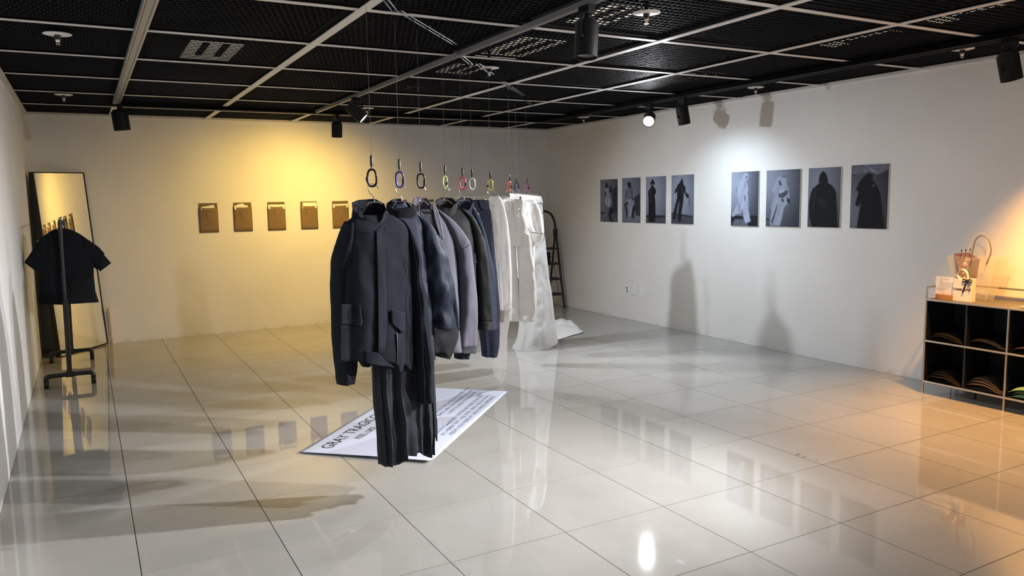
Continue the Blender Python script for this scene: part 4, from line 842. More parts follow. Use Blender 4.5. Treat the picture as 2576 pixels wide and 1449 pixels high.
wall_print(3.580, 3.192, 1.259, 1.831, 'print of a hooded figure striding with a long strap', (1455, 370, 1868, 1265), bgf(.46, .07, .35, .35),
    [(.02, [(1455,1060),(1600,1080),(1850,1115),(1850,1145),(1455,1090)]), (.09, [(1455,1095),(1868,1150),(1868,1265),(1455,1265)]), (.022, [(1655,420),(1678,500),(1680,545),(1715,590),(1722,660),(1690,700),(1680,860),(1650,1050),(1645,1220),(1580,1225),(1580,1060),(1610,830),(1560,1050),(1530,1180),(1480,1185),(1490,1080),(1530,900),(1560,790),(1560,660),(1530,710),(1512,690),(1520,640),(1550,600),(1570,545),(1600,520)]),
     (.025, [(1690,680),(1740,690),(1785,750),(1780,790),(1740,790)]), (.02, [(1782,790),(1795,790),(1795,945),(1784,945)]), (.09, [(1640,560),(1650,560),(1665,700),(1655,710)]), (.10, [(1585,860),(1600,850),(1560,1000),(1545,1010)])], 4)
wall_print(2.608, 2.221, 1.257, 1.832, 'print of a walking white-suited figure seen side on', (125, 240, 530, 1022), bgf(.46, .035, .05, .2),
    [(.02, [(380,870),(525,870),(525,1020),(125,1020),(125,860),(300,880)]), (.16, [(180,925),(330,920),(400,1020),(140,1020)]), (.45, [(300,270),(345,255),(385,290),(375,350),(340,400),(300,385),(275,345)]), (.02, [(345,300),(362,310),(350,340),(340,325)]),
     (.50, [(275,350),(325,400),(360,405),(380,480),(370,540),(390,700),(385,780),(425,950),(350,985),(315,900),(300,760),(270,850),(245,830),(160,890),(135,880),(190,760),(230,680),(225,600),(190,560),(195,430),(240,370)]),
     (.06, [(318,405),(330,430),(325,480)]), (.04, [(330,560),(342,590),(336,680),(326,640)]), (.015, [(130,880),(160,900),(180,955),(130,960)]), (.30, [(200,440),(215,470),(215,590),(200,560)]), (.30, [(240,690),(262,700),(268,840),(240,800)])], 5)
wall_print(2.119, 1.690, 1.263, 1.831, 'print of a big pale hooded figure with folded arm', (630, 215, 1133, 1030), bgf(.36, .035, .15, .15),
    [(.02, [(630,910),(690,925),(690,950),(630,930)]), (.42, [(800,320),(860,288),(920,310),(940,440),(965,480),(985,650),(960,700),(905,750),(870,940),(850,1015),(700,1015),(695,930),(720,800),(700,760),(760,560),(715,490),(760,400)]),
     (.02, [(815,365),(840,375),(865,430),(850,445),(830,420)]), (.10, [(840,300),(905,300),(925,340),(870,310)]), (.10, [(820,540),(950,490),(960,560),(880,625),(815,600)]), (.50, [(830,510),(960,480),(900,530),(825,560)]), (.02, [(805,700),(810,720),(730,1000),(715,960)]), (.02, [(860,630),(905,640),(885,690)]), (.02, [(940,600),(990,640),(985,700),(950,680)])], 6)
wall_print(1.595, 1.229, 1.269, 1.832, 'print of a broad dark hooded back view', (1240, 175, 1715, 1045), bgf(.34, .05, .35, .2),
    [(.014, [(1455,218),(1500,260),(1532,350),(1530,395),(1600,440),(1650,520),(1665,640),(1690,1045),(1305,1045),(1265,900),(1255,700),(1275,560),(1310,470),(1400,400),(1392,350),(1410,270)]),
     (.05, [(1350,480),(1362,480),(1330,700),(1305,850),(1300,830)]), (.03, [(1400,620),(1520,640),(1500,760),(1420,740)])], 7)
wall_print(1.121, 0.745, 1.269, 1.838, 'rightmost print, dark cloaked figure with glare at top', (1850, 140, 2395, 1065), bgf(.22, .03, .1, .7),
    [(.20, [(1860,155),(2390,125),(2390,220),(2240,290),(2120,250),(1990,270),(1860,250)]), (.40, [(2080,150),(2150,210),(2240,255),(2230,265),(2130,225)]), (.40, [(1990,185),(2060,225),(2110,245),(2060,240)]), (.35, [(1865,240),(1930,245),(1930,258),(1865,250)]),
     (.014, [(2110,248),(2165,290),(2175,370),(2230,430),(2290,560),(2370,1065),(1955,1065),(1980,860),(2005,690),(1970,755),(1918,715),(1965,540),(1925,490),(1960,410),(2010,330),(2060,300)]), (.5, [(2225,280),(2240,285),(2232,295)]), (.5, [(2170,438),(2200,440),(2190,452)])], 8)

# ------------------------------------------------------------ sockets
def socket(y0, y1, z0, z1, label, kind):
    yc, zc = (y0+y1)/2, (z0+z1)/2; r = thing('wall_socket', label, 'socket', (XR, yc, zc), group='socket plates low on the right wall')
    a, b = abs(y0-y1)/2, (z1-z0)/2
    pl_ = mat('white socket plastic', (0.80, 0.80, 0.80), 0.35)
    MB().box(-0.010, -a, -b, 0, a, b).build('plate', pl_, r, bevel=0.003)
    MB().box(-0.013, -a*0.6, -b*0.72, -0.0098, a*0.6, b*0.72).build('insert', pl_, r, bevel=0.001)
    for s in (-1, 1):
        K = Matrix.Translation((-0.0128, 0, s*b*0.36)) @ Matrix.Rotation(-PI/2, 4, 'Y')
        if kind == 0:
            MB().lathe([(0.017, 0.0), (0.018, 0.002), (0.0165, 0.002), (0.0155, 0.0006), (0.002, 0.0006)], 20, K).build('outlet', mat('grey outlet', (0.22, 0.22, 0.23), 0.4), r)
            for q in (-1, 1): MB().lathe([(0.0025, 0.001), (0.0025, 0.003)], 8, K @ Matrix.Translation((0, q*0.009, 0))).build('pin_hole', BLKPL, r)
        else:
            MB().lathe([(0.004, 0.0), (0.004, 0.0015), (0.002, 0.003)], 10, K @ Matrix.Translation((-s*0.004*(kind-1), 0, 0))).build('jack', mat('dark jack', (0.08, 0.08, 0.08), 0.4), r)
socket(4.474, 4.395, 0.329, 0.449, 'white double power socket with two grey outlets', 0)
socket(4.322, 4.245, 0.324, 0.447, 'white antenna socket plate in the middle of the three', 1)
socket(4.176, 4.100, 0.322, 0.445, 'white data socket plate rightmost of the three', 2)

# ------------------------------------------------------------ paper envelopes on the back wall
KRAFT = mat('brown kraft board', (0.185, 0.118, 0.062), 0.75, var=0.12, vscale=6); KRAFT2 = mat('olive kraft lining', (0.15, 0.115, 0.055), 0.8); STR = mat('beige string', (0.42, 0.34, 0.24), 0.8)
def envelope(xc, label, paper, knot, w_=0.215, z1=1.595, z0=1.243):
    h_ = z1-z0; r = thing('paper_envelope', label, 'envelope', (xc, YB, z0), group='brown envelopes pinned along the back wall')
    MB().box(-w_/2+0.002, -0.005, 0, w_/2-0.002, 0, h_).build('back_panel', KRAFT2, r)
    n = 12; vs = []; H = h_-0.055
    fr = MB()
    for i in range(n+1):
        for k in range(9):
            x = -w_/2+w_*i/n; z = H*k/8-0.006*math.sin(PI*i/n)*(k/8); vs.append((x, -0.012-0.020*math.sin(PI*i/n)*(k/8)**1.5, z))
    fs = [(i*9+k, (i+1)*9+k, (i+1)*9+k+1, i*9+k+1) for i in range(n) for k in range(8)]
    o = fr.add(vs, fs).build('front_panel', KRAFT, r, smooth='all'); sd = o.modifiers.new('thickness', 'SOLIDIFY'); sd.thickness = 0.0015
    for s in (-1, 1): MB().box(s*w_/2-0.0015, -0.012, 0, s*w_/2+0.0015, 0, H).build('side_gusset', KRAFT, r)
    MB().box(-w_/2, -0.012, -0.0005, w_/2, 0, 0.002).build('bottom_gusset', KRAFT, r)
    for q, pp in enumerate(paper): MB().prism([(a*w_, H-0.03 if b is None else H+b) for a, b in pp], -0.020+0.004*q, -0.018+0.004*q).build('paper_sheet', WHITEM, r)
    z = H-0.075; y = -0.034
    L1 = [(0, y, z), (-knot*0.9, y-0.004, z+0.018), (-knot*1.1, y, z+0.004), (0, y, z), (knot*0.9, y-0.004, z+0.015), (knot*1.1, y, z-0.004), (0, y, z)]
    MB().tube(curve_pts(L1, 40), 0.0015, 6).build('string_bow', STR, r, smooth=True)
    MB().tube(curve_pts([(0, y, z), (-0.006, y-0.002, z-0.02), (0.0-0.008*knot/0.02, y, z-0.055)], 14), 0.0014, 6).build('string_end', STR, r)
    MB().tube(curve_pts([(0, y, z), (0.010, y-0.002, z-0.022), (0.011, y, z-0.040-knot)], 14), 0.0014, 6).build('string_end', STR, r)
    MB().lathe([(0.006, 0), (0.005, 0.004), (0.001, 0.005)], 12, Matrix.Translation((0, -0.029, z)) @ Matrix.Rotation(PI/2, 4, 'X')).build('button', STR, r)
envelope(1.213, 'brown envelope farthest left with tilted white sheet', [[(-.38, None), (.36, None), (.30, .034), (-.38, .008)]], 0.022)
envelope(1.610, 'brown envelope, second from left, crumpled white papers at top', [[(-.45, None), (.30, None), (.28, .020), (.12, .022), (.02, .045), (-.28, .033), (-.34, .018), (-.45, .022)]], 0.025)
envelope(2.016, 'brown envelope, middle one, thin white strip inside', [[(-.47, None), (.47, None), (.47, .022), (-.40, .024), (-.47, .018)]], 0.018)
envelope(2.425, 'brown envelope, fourth from left, neat white paper block inside', [[(-.38, None), (.45, None), (.45, .042), (-.38, .042)]], 0.020)
envelope(2.835, 'brown envelope just left of the nearest jacket', [[(-.47, None), (.47, None), (.45, .018), (-.46, .014)]], 0.024)
envelope(3.245, 'brown envelope mostly hidden behind the nearest jacket collar', [[(-.47, None), (.47, None), (.45, .018), (-.46, .014)]], 0.024)
envelope(3.655, 'brown envelope behind the collar of the puffed jacket', [[(-.47, None), (.47, None), (.45, .018), (-.46, .014)]], 0.024)
envelope(4.050, 'brown envelope glimpsed right of the puffed jacket collar', [[(-.47, None), (.47, None), (.45, .018), (-.46, .014)]], 0.024)

# ------------------------------------------------------------ leaning mirror
B0, B1 = Vector((-0.425, 5.765, 0)), Vector((0.040, 6.325, 0)); T0, T1 = Vector((-0.533, 5.800, 1.948)), Vector((-0.068, 6.360, 1.945))
mr_ = thing('leaning_mirror', 'tall black framed mirror leaning in the left far corner', 'mirror', (B0+B1)/2)
ex_ = (B1-B0).normalized(); ez_ = ((T0+T1)/2-(B0+B1)/2); HM = ez_.length; ez_.normalize(); ey_ = ez_.cross(ex_).normalized(); ex_ = ey_.cross(ez_); WM = (B1-B0).length
RM = Matrix((ex_, ey_, ez_)).transposed().to_4x4(); mr_.matrix_world = Matrix.Translation((B0+B1)/2 + Vector((0, 0, 0.004))) @ RM
FR = mat('black mirror frame', (0.008, 0.008, 0.010), 0.4); fw_ = 0.012
if ey_.y < 0: SG = -1
else: SG = 1
MB().box(-WM/2, 0, 0, -WM/2+fw_, SG*0.055, HM).box(WM/2-fw_, 0, 0, WM/2, SG*0.022, HM).box(-WM/2, 0, 0, WM/2, SG*0.022, fw_).box(-WM/2, 0, HM-fw_, WM/2, SG*0.022, HM).build('frame', FR, mr_)
MB().box(-WM/2+fw_, SG*0.005, fw_, WM/2-fw_, SG*0.010, HM-fw_).build('glass', mat('mirror glass', (0.92, 0.92, 0.90), 0.015, 1.0), mr_)
MB().box(-WM/2+fw_, SG*0.011, fw_, WM/2-fw_, SG*0.020, HM-fw_).build('backing', BLACK, mr_)
wb_ = MB().prism([(0.085, 0.0), (0.100, 0.0), (0.108, 0.42), (0.075, 0.42)], 6.33, 6.36)  # strip added in place of a bright lit sliver between mirror and wall
tag(wb_.build('sliver_strip', mat('pale pink sliver', (0.85, 0.70, 0.66), 0.6)), 'small pale pink strip added for a bright sliver beside the mirror', 'card')

# ------------------------------------------------------------ clothes rack with T-shirts
rk = thing('garment_rack', 'black pipe garment rack on castors before the mirror', 'rack', (-0.315, 4.85, 0))
RKM = mat('black pipe', (0.012, 0.012, 0.013), 0.35); y0, y1 = -0.64, 0.62; xr = 0.0; zr = 1.46
for yy, nm in ((y0, 'near'), (y1, 'far')):
    MB().tube([(0, yy, 0.105), (0.012, yy, 0.76)], 0.021, 16).build('lower_post', RKM, rk, smooth=True)
    MB().tube([(0.012, yy, 0.74), (0.022, yy, zr)], 0.017, 16).build('upper_post', RKM, rk, smooth=True)
    MB().lathe([(0.0235, 0), (0.0235, 0.02), (0.02, 0.022)], 16, Matrix.Translation((0.012, yy, 0.74))).build('post_collar', RKM, rk, smooth=True)
    b = MB().tube([(-0.145, yy, 0.105), (0.145, yy, 0.105)], 0.019, 14); b.build('foot_bar', RKM, rk, smooth=True)
    MB().tube([(-0.03, yy, 0.105), (0.03, yy, 0.105)], 0.025, 14).build('foot_joint', RKM, rk, smooth=True)
    for s in (-1, 1):
        MB().tube(curve_pts([(s*0.14, yy, 0.105), (s*0.172, yy, 0.10), (s*0.182, yy, 0.082), (s*0.182, yy, 0.062)], 14), 0.020, 12).build('elbow', RKM, rk, smooth=True)
        w1 = MB().tube([(s*0.182-0.019, yy, 0.037), (s*0.182+0.019, yy, 0.037)], 0.037, 18)
        cst = w1.build('castor', RKM, rk, smooth=True)
        MB().tube([(s*0.182, yy, 0.065), (s*0.182, yy, 0.031)], 0.017, 10).build('castor_fork', RKM, cst)
MB().tube([(0.022, y0, zr), (0.022, y1, zr)], 0.012, 14).build('top_rail', RKM, rk, smooth=True)
C_TEE = CL('black jersey', (0.006, 0.007, 0.010), 0.9, 0.05); C_TEE2 = CL('faded black jersey', (0.012, 0.014, 0.017), 0.9, 0.1)
Cloth.turn = 0
def tee(y, label, body_r, sl_l, sl_r, nb_, seed, m, grey=False, dx=0.0):
    t = thing('tee_shirt', label, 't-shirt', (dx, y, 0), 0, 'black T-shirts on the rack')
    b = Cloth(body_r, [0.02, 0.03, 0.04, 0.045, 0.045, 0.045, 0.045, 0.045][:len(body_r)], 0, 0.008, 4, seed, rumple=0.005, nz=50)
    b.build('body', m, t)
    a = Cloth(sl_l, [0.035, 0.035, 0.03, 0.025], 0, 0.004, 3, seed+1, nz=24, rumple=0.003); a.build('sleeve', m, t)
    c = Cloth(sl_r, [0.035, 0.035, 0.03, 0.025], 0, 0.004, 3, seed+2, nz=24, rumple=0.003); c.build('sleeve', m, t)
    nk = nb_; zc_ = nk[1]
    MB().tube([(nk[0]+0.062*math.cos(q*2*PI/28), 0.035*math.sin(q*2*PI/28), zc_-0.01+0.012*math.sin(q*2*PI/28)) for q in range(28)], 0.006, 8, closed=True).build('neckband', m, t, smooth=True)
    h = thing('clothes_hanger', label.split(' T-shirt')[0]+' T-shirt hanger of bright wire', 'hanger', (dx, y, 0), 0, 'wire hangers on the rack')
    cx = nk[0]; zz = zc_
    hx = -0.293-dx
    MB().tube(curve_pts([(hx-0.012, 0, 1.462), (hx-0.010, 0, 1.484), (hx, 0, 1.490), (hx+0.012, 0, 1.482), (hx+0.014, 0, 1.466), (hx+0.004, 0, 1.445), (cx, 0, zz+0.02)], 30), 0.0026, 8).build('hook', CHROME, h, smooth=True)
    MB().tube([(cx-0.19, 0, zz-0.10), (cx-0.03, 0, zz+0.005), (cx, 0, zz+0.022), (cx+0.03, 0, zz+0.005), (cx+0.19, 0, zz-0.10)], 0.0028, 8).build('arms', CHROME, h, smooth=True)
    return t
tee(4.30, 'nearest black short-sleeved T-shirt on the rack', [(-0.344,1.388,-0.22,1.384),(-0.4,1.358,-0.146,1.342),(-0.446,1.298,-0.088,1.283),(-0.467,1.174,-0.053,1.153),(-0.483,1.001,-0.065,0.975),(-0.499,0.827,-0.191,0.797),(-0.508,0.743,-0.268,0.717)], 
    [(-0.419,1.345,-0.384,1.17),(-0.467,1.295,-0.439,1.075),(-0.524,1.204,-0.466,1.035),(-0.587,1.111,-0.491,1.015)], [(-0.123,1.313,-0.109,1.156),(-0.07,1.268,-0.082,1.098),(-0.011,1.216,-0.054,1.053),(0.03,1.157,-0.017,1.03)], [(-0.287,1.386)][0], 201, C_TEE)
tee(4.42, 'faded black T-shirt behind the nearest one, showing at right', [(-0.336,1.377,-0.206,1.373),(-0.393,1.34,-0.135,1.324),(-0.428,1.285,-0.076,1.264),(-0.443,1.166,-0.052,1.147),(-0.456,0.99,-0.065,0.965),(-0.467,0.83,-0.062,0.812),(-0.476,0.72,-0.041,0.707)],
    [(-0.412,1.334,-0.382,1.163),(-0.452,1.279,-0.437,1.081),(-0.507,1.197,-0.464,1.04),(-0.56,1.116,-0.484,1.02)], [(-0.118,1.294,-0.103,1.142),(-0.046,1.234,-0.07,1.075),(0.019,1.151,-0.035,1.029),(0.081,1.059,-0.011,0.991)], [(-0.274,1.375)][0], 211, C_TEE2)
tee(4.56, 'black T-shirt farthest back on the rack', [(-0.34,1.366,-0.215,1.362),(-0.393,1.329,-0.155,1.312),(-0.428,1.273,-0.101,1.252),(-0.436,1.158,-0.083,1.141),(-0.449,0.978,-0.096,0.956),(-0.461,0.816,-0.101,0.801),(-0.467,0.733,-0.1,0.711)],
    [(-0.412,1.322,-0.387,1.156),(-0.446,1.266,-0.436,1.079),(-0.495,1.19,-0.463,1.037),(-0.544,1.113,-0.477,1.016)], [(-0.138,1.283,-0.122,1.135),(-0.071,1.221,-0.088,1.067),(-0.017,1.152,-0.059,1.028),(0.03,1.075,-0.035,0.997)], [(-0.278,1.364)][0], 221, C_TEE)

# ------------------------------------------------------------ step ladder with spare lamps
ld = thing('step_ladder', 'black folding step ladder in the room corner', 'ladder', (5.72, 5.83, 0))
LM = mat('black ladder tube', (0.014, 0.014, 0.020), 0.45)
for s in (-1, 1):
    x = s*0.22
    MB().tube([(x, 0, 0.0), (x*0.97, 0.10, 0.55), (x*0.93, 0.20, 1.10)], 0.018, 12).build('front_rail', LM, ld, smooth=True)
    MB().tube([(x*0.93, 0.42, 0.0), (x*0.92, 0.22, 1.02)], 0.014, 12).build('rear_leg', LM, ld, smooth=True)
    for yy, r_ in ((0.0, 0.022), (0.42, 0.018)): MB().lathe([(r_, 0.0), (r_, 0.03), (r_*0.8, 0.035)], 12, Matrix.Translation((x if yy == 0 else x*0.93, yy, 0))).build('rubber_foot', BLKPL, ld)
    MB().tube([(x*0.96, 0.12, 0.16), (x*0.93, 0.30, 0.72)], 0.004, 8).build('brace', LM, ld)
    MB().box(x*0.93-0.022, 0.17, 1.02, x*0.93+0.022, 0.24, 1.14).build('hinge', LM, ld, bevel=0.008)
MB().tube(curve_pts([(0.205, 0.20, 1.10), (0.19, 0.21, 1.25), (0.13, 0.22, 1.36), (0, 0.22, 1.40), (-0.13, 0.22, 1.36), (-0.19, 0.21, 1.25), (-0.205, 0.20, 1.10)], 40), 0.018, 12).build('handle_hoop', LM, ld, smooth=True)
for z in (0.20, 0.42, 0.64, 0.86):
    f = z/1.1; MB().box(-0.21, 0.18*f-0.03, z-0.018, 0.21, 0.18*f+0.17, z+0.006).build('step', LM, ld, bevel=0.006)
for (x, y, z, l) in ((5.60, 6.02, 0.866, 'spare black spotlight standing on the top ladder step'), (5.73, 5.98, 0.646, 'spare black spotlight on the lower ladder step')):
    r = thing('spare_spotlight', l, 'spotlight', (x, y, z))
    MB().lathe([(0.055, 0.0), (0.058, 0.004), (0.058, 0.15), (0.05, 0.158), (0.02, 0.16)], 28).build('lamp_can', LAMPBLK, r, smooth=True)
    MB().tube(curve_pts([(-0.063, 0, 0.09), (-0.063, 0, 0.19), (0, 0, 0.205), (0.063, 0, 0.19), (0.063, 0, 0.09)], 24), 0.004, 8).build('yoke', LAMPBLK, r)
    MB().tube(curve_pts([(0.01, 0, 0.16), (0.05, -0.02, 0.19), (0.02, -0.03, 0.22), (-0.02, 0, 0.20)], 24), 0.003, 6).build('power_lead', CHROME, r)
    for s in (-1, 1): MB().tube([(s*0.058, 0, 0.09), (s*0.075, 0, 0.09)], 0.011, 12).build('knob', LAMPBLK, r)

# ------------------------------------------------------------ tube-framed shelf on the right
SX0, SX1 = 5.62, 5.99; SY = [0.10, -0.52, -1.14]; SZ = [0.10, 0.425, 0.750]
sh = thing('shelf_unit', 'black panel shelf unit with steel tube frame along right wall', 'shelf', (SX0, -0.52, 0))
PANEL = mat('black lacquered panel', (0.010, 0.012, 0.018), 0.35, var=0.1); PTOP = mat('dark grey lacquered top', (0.10, 0.095, 0.09), 0.38)
def L_(x, y, z): return (x-SX0, y+0.52, z)
TS = 0.0085
for y in SY:
    for x in (SX0, SX1):
        MB().tube([L_(x, y, 0.0), L_(x, y, SZ[2])], TS, 12).build('upright', STEEL, sh, smooth=True)
        MB().lathe([(0.012, 0), (0.012, 0.008), (0.006, 0.012)], 12, Matrix.Translation(L_(x, y, 0))).build('foot_cap', CHROME, sh)
    for z in SZ: MB().tube([L_(SX0, y, z), L_(SX1, y, z)], TS, 12).build('depth_tube', STEEL, sh, smooth=True)
for z in SZ:
    for x in (SX0, SX1):
        for a, b in ((0, 1), (1, 2)): MB().tube([L_(x, SY[a], z), L_(x, SY[b], z)], TS, 12).build('length_tube', STEEL, sh, smooth=True)
for z in SZ:
    for a, b in ((0, 1), (1, 2)): MB().box(*L_(SX0+0.006, SY[b]+0.008, z-0.006), *L_(SX1-0.006, SY[a]-0.008, z+0.008 if z < 0.7 else z+0.007)).build('top_panel' if z > 0.7 else 'shelf_board', PTOP if z > 0.7 else PANEL, sh)
for z in (0, 1):
    for y in [SY[0]-0.0, SY[1], SY[2]]+[(SY[0]+SY[1])/2, (SY[1]+SY[2])/2]:
        MB().box(*L_(SX0+0.008 if y in SY else SX0+0.012, y-0.006, SZ[z]+0.009), *L_(SX1-0.008, y+0.006, SZ[z+1]-0.008)).build('divider', PANEL, sh)
    for a, b in ((0, 1), (1, 2)): MB().box(*L_(SX1-0.012, SY[b]+0.007, SZ[z]+0.009), *L_(SX1-0.004, SY[a]-0.007, SZ[z+1]-0.008)).build('back_panel', PANEL, sh)
rail = curve_pts([L_(SX0, SY[0], 0.75), L_(SX0, SY[0], 0.850)], 3)
MB().tube([L_(SX0, SY[0], 0.752), L_(SX0, SY[0], 0.850), L_(SX1-0.01, SY[0], 0.850), L_(SX1-0.01, SY[0], 0.752)], 0.0075, 12).build('side_rail', STEEL, sh, smooth=True)
MB().tube([L_(SX1-0.01, SY[0], 0.850), L_(SX1-0.01, SY[2], 0.850)], 0.0075, 12).build('gallery_rail', STEEL, sh, smooth=True)
for y in SY[1:]: MB().tube([L_(SX1-0.01, y, 0.752), L_(SX1-0.01, y, 0.850)], 0.0075, 12).build('rail_post', STEEL, sh, smooth=True)
MB().tube([L_(5.80, -0.21, 0.0), L_(5.80, -0.21, 0.095)], 0.010, 10).build('centre_foot', BLKPL, sh)

def folded(y0_, y1_, z, n, hgt, m, label, seed, sag=0.02):
    xc, yc = SX0+0.02, (y0_+y1_)/2; r = thing('folded_garment', label, 'folded clothes', (xc, yc, z+0.0095), group='folded clothes in the shelf')
    wy = abs(y1_-y0_)/2-0.006; rnd = random.Random(seed); pr = [rnd.uniform(0, 6) for _ in range(6)]
    th = hgt/n
    for k in range(n):
        nu, nx_ = 28, 10; vs = []; fs = []
        for side in (0, 1):
            for i in range(nx_+1):
                for j in range(nu+1):
                    a = j/nu; x = 0.015*math.sin(k*2.1)+0.30*i/nx_; yy = wy-2*wy*a
                    dome = (0.55+0.75*math.sin(PI*min(1, a*1.15+0.02))**0.8-0.35*a)
                    zb = k*th*dome+0.002*math.sin(a*9+pr[k % 6]); ztp = (k+0.82)*th*dome+0.002*math.sin(a*9+pr[k % 6])+0.001
                    e = 1-(2*a-1)**8
                    xf = x-0.012*math.sin(PI*side)*0
                    zz = (zb if side == 0 else zb+(ztp-zb)*max(0.05, e)*(1 if i > 0 else 0.35))
                    if i == 0 and side == 0: zz = zb+(ztp-zb)*0.3
                    vs.append((xf, yy, zz+0.001))
        q = (nx_+1)*(nu+1)
        for i in range(nx_):
            for j in range(nu):
                p = i*(nu+1)+j; fs += [(p, p+1, p+nu+2, p+nu+1), (q+p, q+p+nu+1, q+p+nu+2, q+p+1)]
        for j in range(nu): fs.append((j, q+j, q+j+1, j+1)); p = nx_*(nu+1)+j; fs.append((p, p+1, q+p+1, q+p))
        for i in range(nx_):
            p = i*(nu+1); fs.append((p, p+nu+1, q+p+nu+1, q+p)); p += nu; fs.append((p, q+p, q+p+nu+1, p+nu+1))
        MB().add(vs, fs).build('fold', m, r, smooth=True)
C_BR = CL('brown black knit', (0.014, 0.010, 0.010)); C_TAUPE = CL('taupe cloth', (0.060, 0.044, 0.040)); C_MINT = CL('mint green towel cloth', (0.22, 0.36, 0.22)); C_DK = CL('near black cloth', (0.006, 0.005, 0.006)); C_RU = CL('dark russet cloth', (0.035, 0.018, 0.014))
folded(0.085, -0.195, SZ[1], 4, 0.055, C_DK, 'near black folded clothes in the upper left cell', 1)
folded(-0.225, -0.505, SZ[1], 3, 0.055, C_DK, 'dull black folded clothes in the upper second cell', 2)
folded(0.085, -0.195, SZ[0], 5, 0.075, C_BR, 'dark brown folded clothes in the lower left cell', 3)
folded(-0.225, -0.505, SZ[0], 5, 0.085, C_TAUPE, 'taupe folded clothes in the lower second cell', 4)
folded(-0.535, -0.815, SZ[1], 3, 0.045, C_RU, 'russet folded clothes in the upper cell at right edge', 5)
folded(-0.535, -0.815, SZ[0], 3, 0.080, C_MINT, 'mint green folded cloth in the lower cell at right edge', 6)
bx = thing('storage_box', 'small white and blue box on the floor under the shelf', 'box', (5.80, -0.72, 0))
MB().box(-0.06, -0.07, 0, 0.06, 0.07, 0.07).build('carton', mat('pale carton', (0.45, 0.43, 0.42), 0.6), bx, bevel=0.002)
MB().box(-0.0615, -0.069, 0.0, -0.0602, -0.005, 0.035).build('blue_label', mat('blue label', (0.02, 0.07, 0.20), 0.5), bx)
tr_ = thing('wire_tray', 'pale wire tray on the shelf top at right edge', 'tray', (5.76, -0.74, 0.758))
MB().box(-0.12, -0.15, 0, 0.12, 0.15, 0.006).build('base', STEEL, tr_)
MB().tube([(-0.12, -0.15, 0.012), (0.12, -0.15, 0.012), (0.12, 0.15, 0.012), (-0.12, 0.15, 0.012)], 0.005, 8, closed=True).build('rim', mat('cream rim', (0.6, 0.55, 0.42), 0.5), tr_)
# tray content: pale card
MB().box(-0.09, -0.12, 0.006, 0.09, 0.12, 0.016).build('liner', mat('green liner', (0.25, 0.28, 0.14), 0.6), tr_)

# things on the shelf top
ZT = 0.757
cd = thing('message_card', 'white handwritten card standing in a wooden holder', 'card', (5.700, 0.008, ZT), -PI/2)
MB().box(-0.075, 0.0, 0.012, 0.075, 0.003, 0.175).build('card', WHITEM, cd)
for k, (a, b) in enumerate(((-.045, .035), (-.045, -.02), (-.045, .050), (-.045, .045), (-.045, .045), (-.045, .03), (-.045, .01))):
    y = 0.158-0.013*k-(0.004 if k > 0 else 0); pts = [(a+(b-a)*q/24, 0.0052*0-0.0012, y+0.0022*math.sin(q*2.4+k)+0.001*math.sin(q*5.1)) for q in range(25)]
    MB().tube([(-p[0]*-1, p[1], p[2]) for p in pts], 0.0006, 4).build('handwriting', mat('faint ink', (0.32, 0.26, 0.22), 0.7), cd)
hd = thing('card_holder', 'small oak block holding the white card', 'holder', (5.690, 0.000, ZT), -PI/2)
MB().box(-0.062, -0.022, 0.0, 0.062, 0.009, 0.012).box(-0.062, -0.022, 0.012, 0.062, 0.004, 0.040).build('block', mat('oak', (0.42, 0.20, 0.06), 0.5, var=0.2, vscale=14), hd, bevel=0.002)
bg = thing('gift_bag', 'white paper gift bag with black ribbon bow', 'bag', (5.690, -0.135, ZT), -PI/2+0.10)
BAGM = mat('matt white paper', (0.76, 0.71, 0.66), 0.6)
MB().box(-0.068, 0.0, 0.0, 0.068, 0.0015, 0.170).build('front_panel', BAGM, bg)
MB().box(-0.068, 0.060, 0.0, 0.068, 0.0615, 0.175).build('rear_panel', BAGM, bg)
for s in (-1, 1): MB().box(s*0.068-0.0008, 0.0, 0.0, s*0.068+0.0008, 0.0615, 0.170).build('side_panel', BAGM, bg)
MB().box(-0.068, 0, 0, 0.068, 0.0615, 0.0015).build('bottom_panel', BAGM, bg)
me = text_mesh('TAMBURINS', 0.026, 'lettering', 'CENTER', bold=0.0006)
me.transform(Matrix.Translation((-0.004, -0.0012, 0.082)) @ Matrix.Rotation(PI/2, 4, 'X') @ Matrix.Diagonal((0.92, 0.9, 1, 1))); link('lettering', me, mat('black print', (0.02, 0.02, 0.02), 0.5), bg)
BOWM = mat('black satin ribbon', (0.006, 0.006, 0.007), 0.3); c0 = Vector((0.035, -0.006, 0.158))
def ribbon(pts, wv, name, m, parent, w_=0.006):
    P = curve_pts(pts, 28); vs = []; fs = []
    for p in P: vs += [p-Vector(wv)*w_, p+Vector(wv)*w_]
    fs = [(2*i, 2*i+1, 2*i+3, 2*i+2) for i in range(len(P)-1)]
    o = MB().add(vs, fs).build(name, m, parent, smooth='all'); sd = o.modifiers.new('thickness', 'SOLIDIFY'); sd.thickness = 0.0012; return o
for s in (-1, 1):
    ribbon([c0, c0+Vector((s*0.020, -0.006, 0.012)), c0+Vector((s*0.034, -0.004, 0.006)), c0+Vector((s*0.032, -0.002, -0.008)), c0], (0, 0.2, 1), 'bow_loop', BOWM, bg, 0.005)
ribbon([c0, c0+Vector((-0.012, -0.004, -0.035)), c0+Vector((-0.028, -0.003, -0.090))], (1, 0, 0), 'ribbon_tail', BOWM, bg, 0.006)
ribbon([c0, c0+Vector((0.014, -0.004, -0.030)), c0+Vector((0.024, -0.003, -0.070))], (1, 0, 0), 'ribbon_tail', BOWM, bg, 0.003)
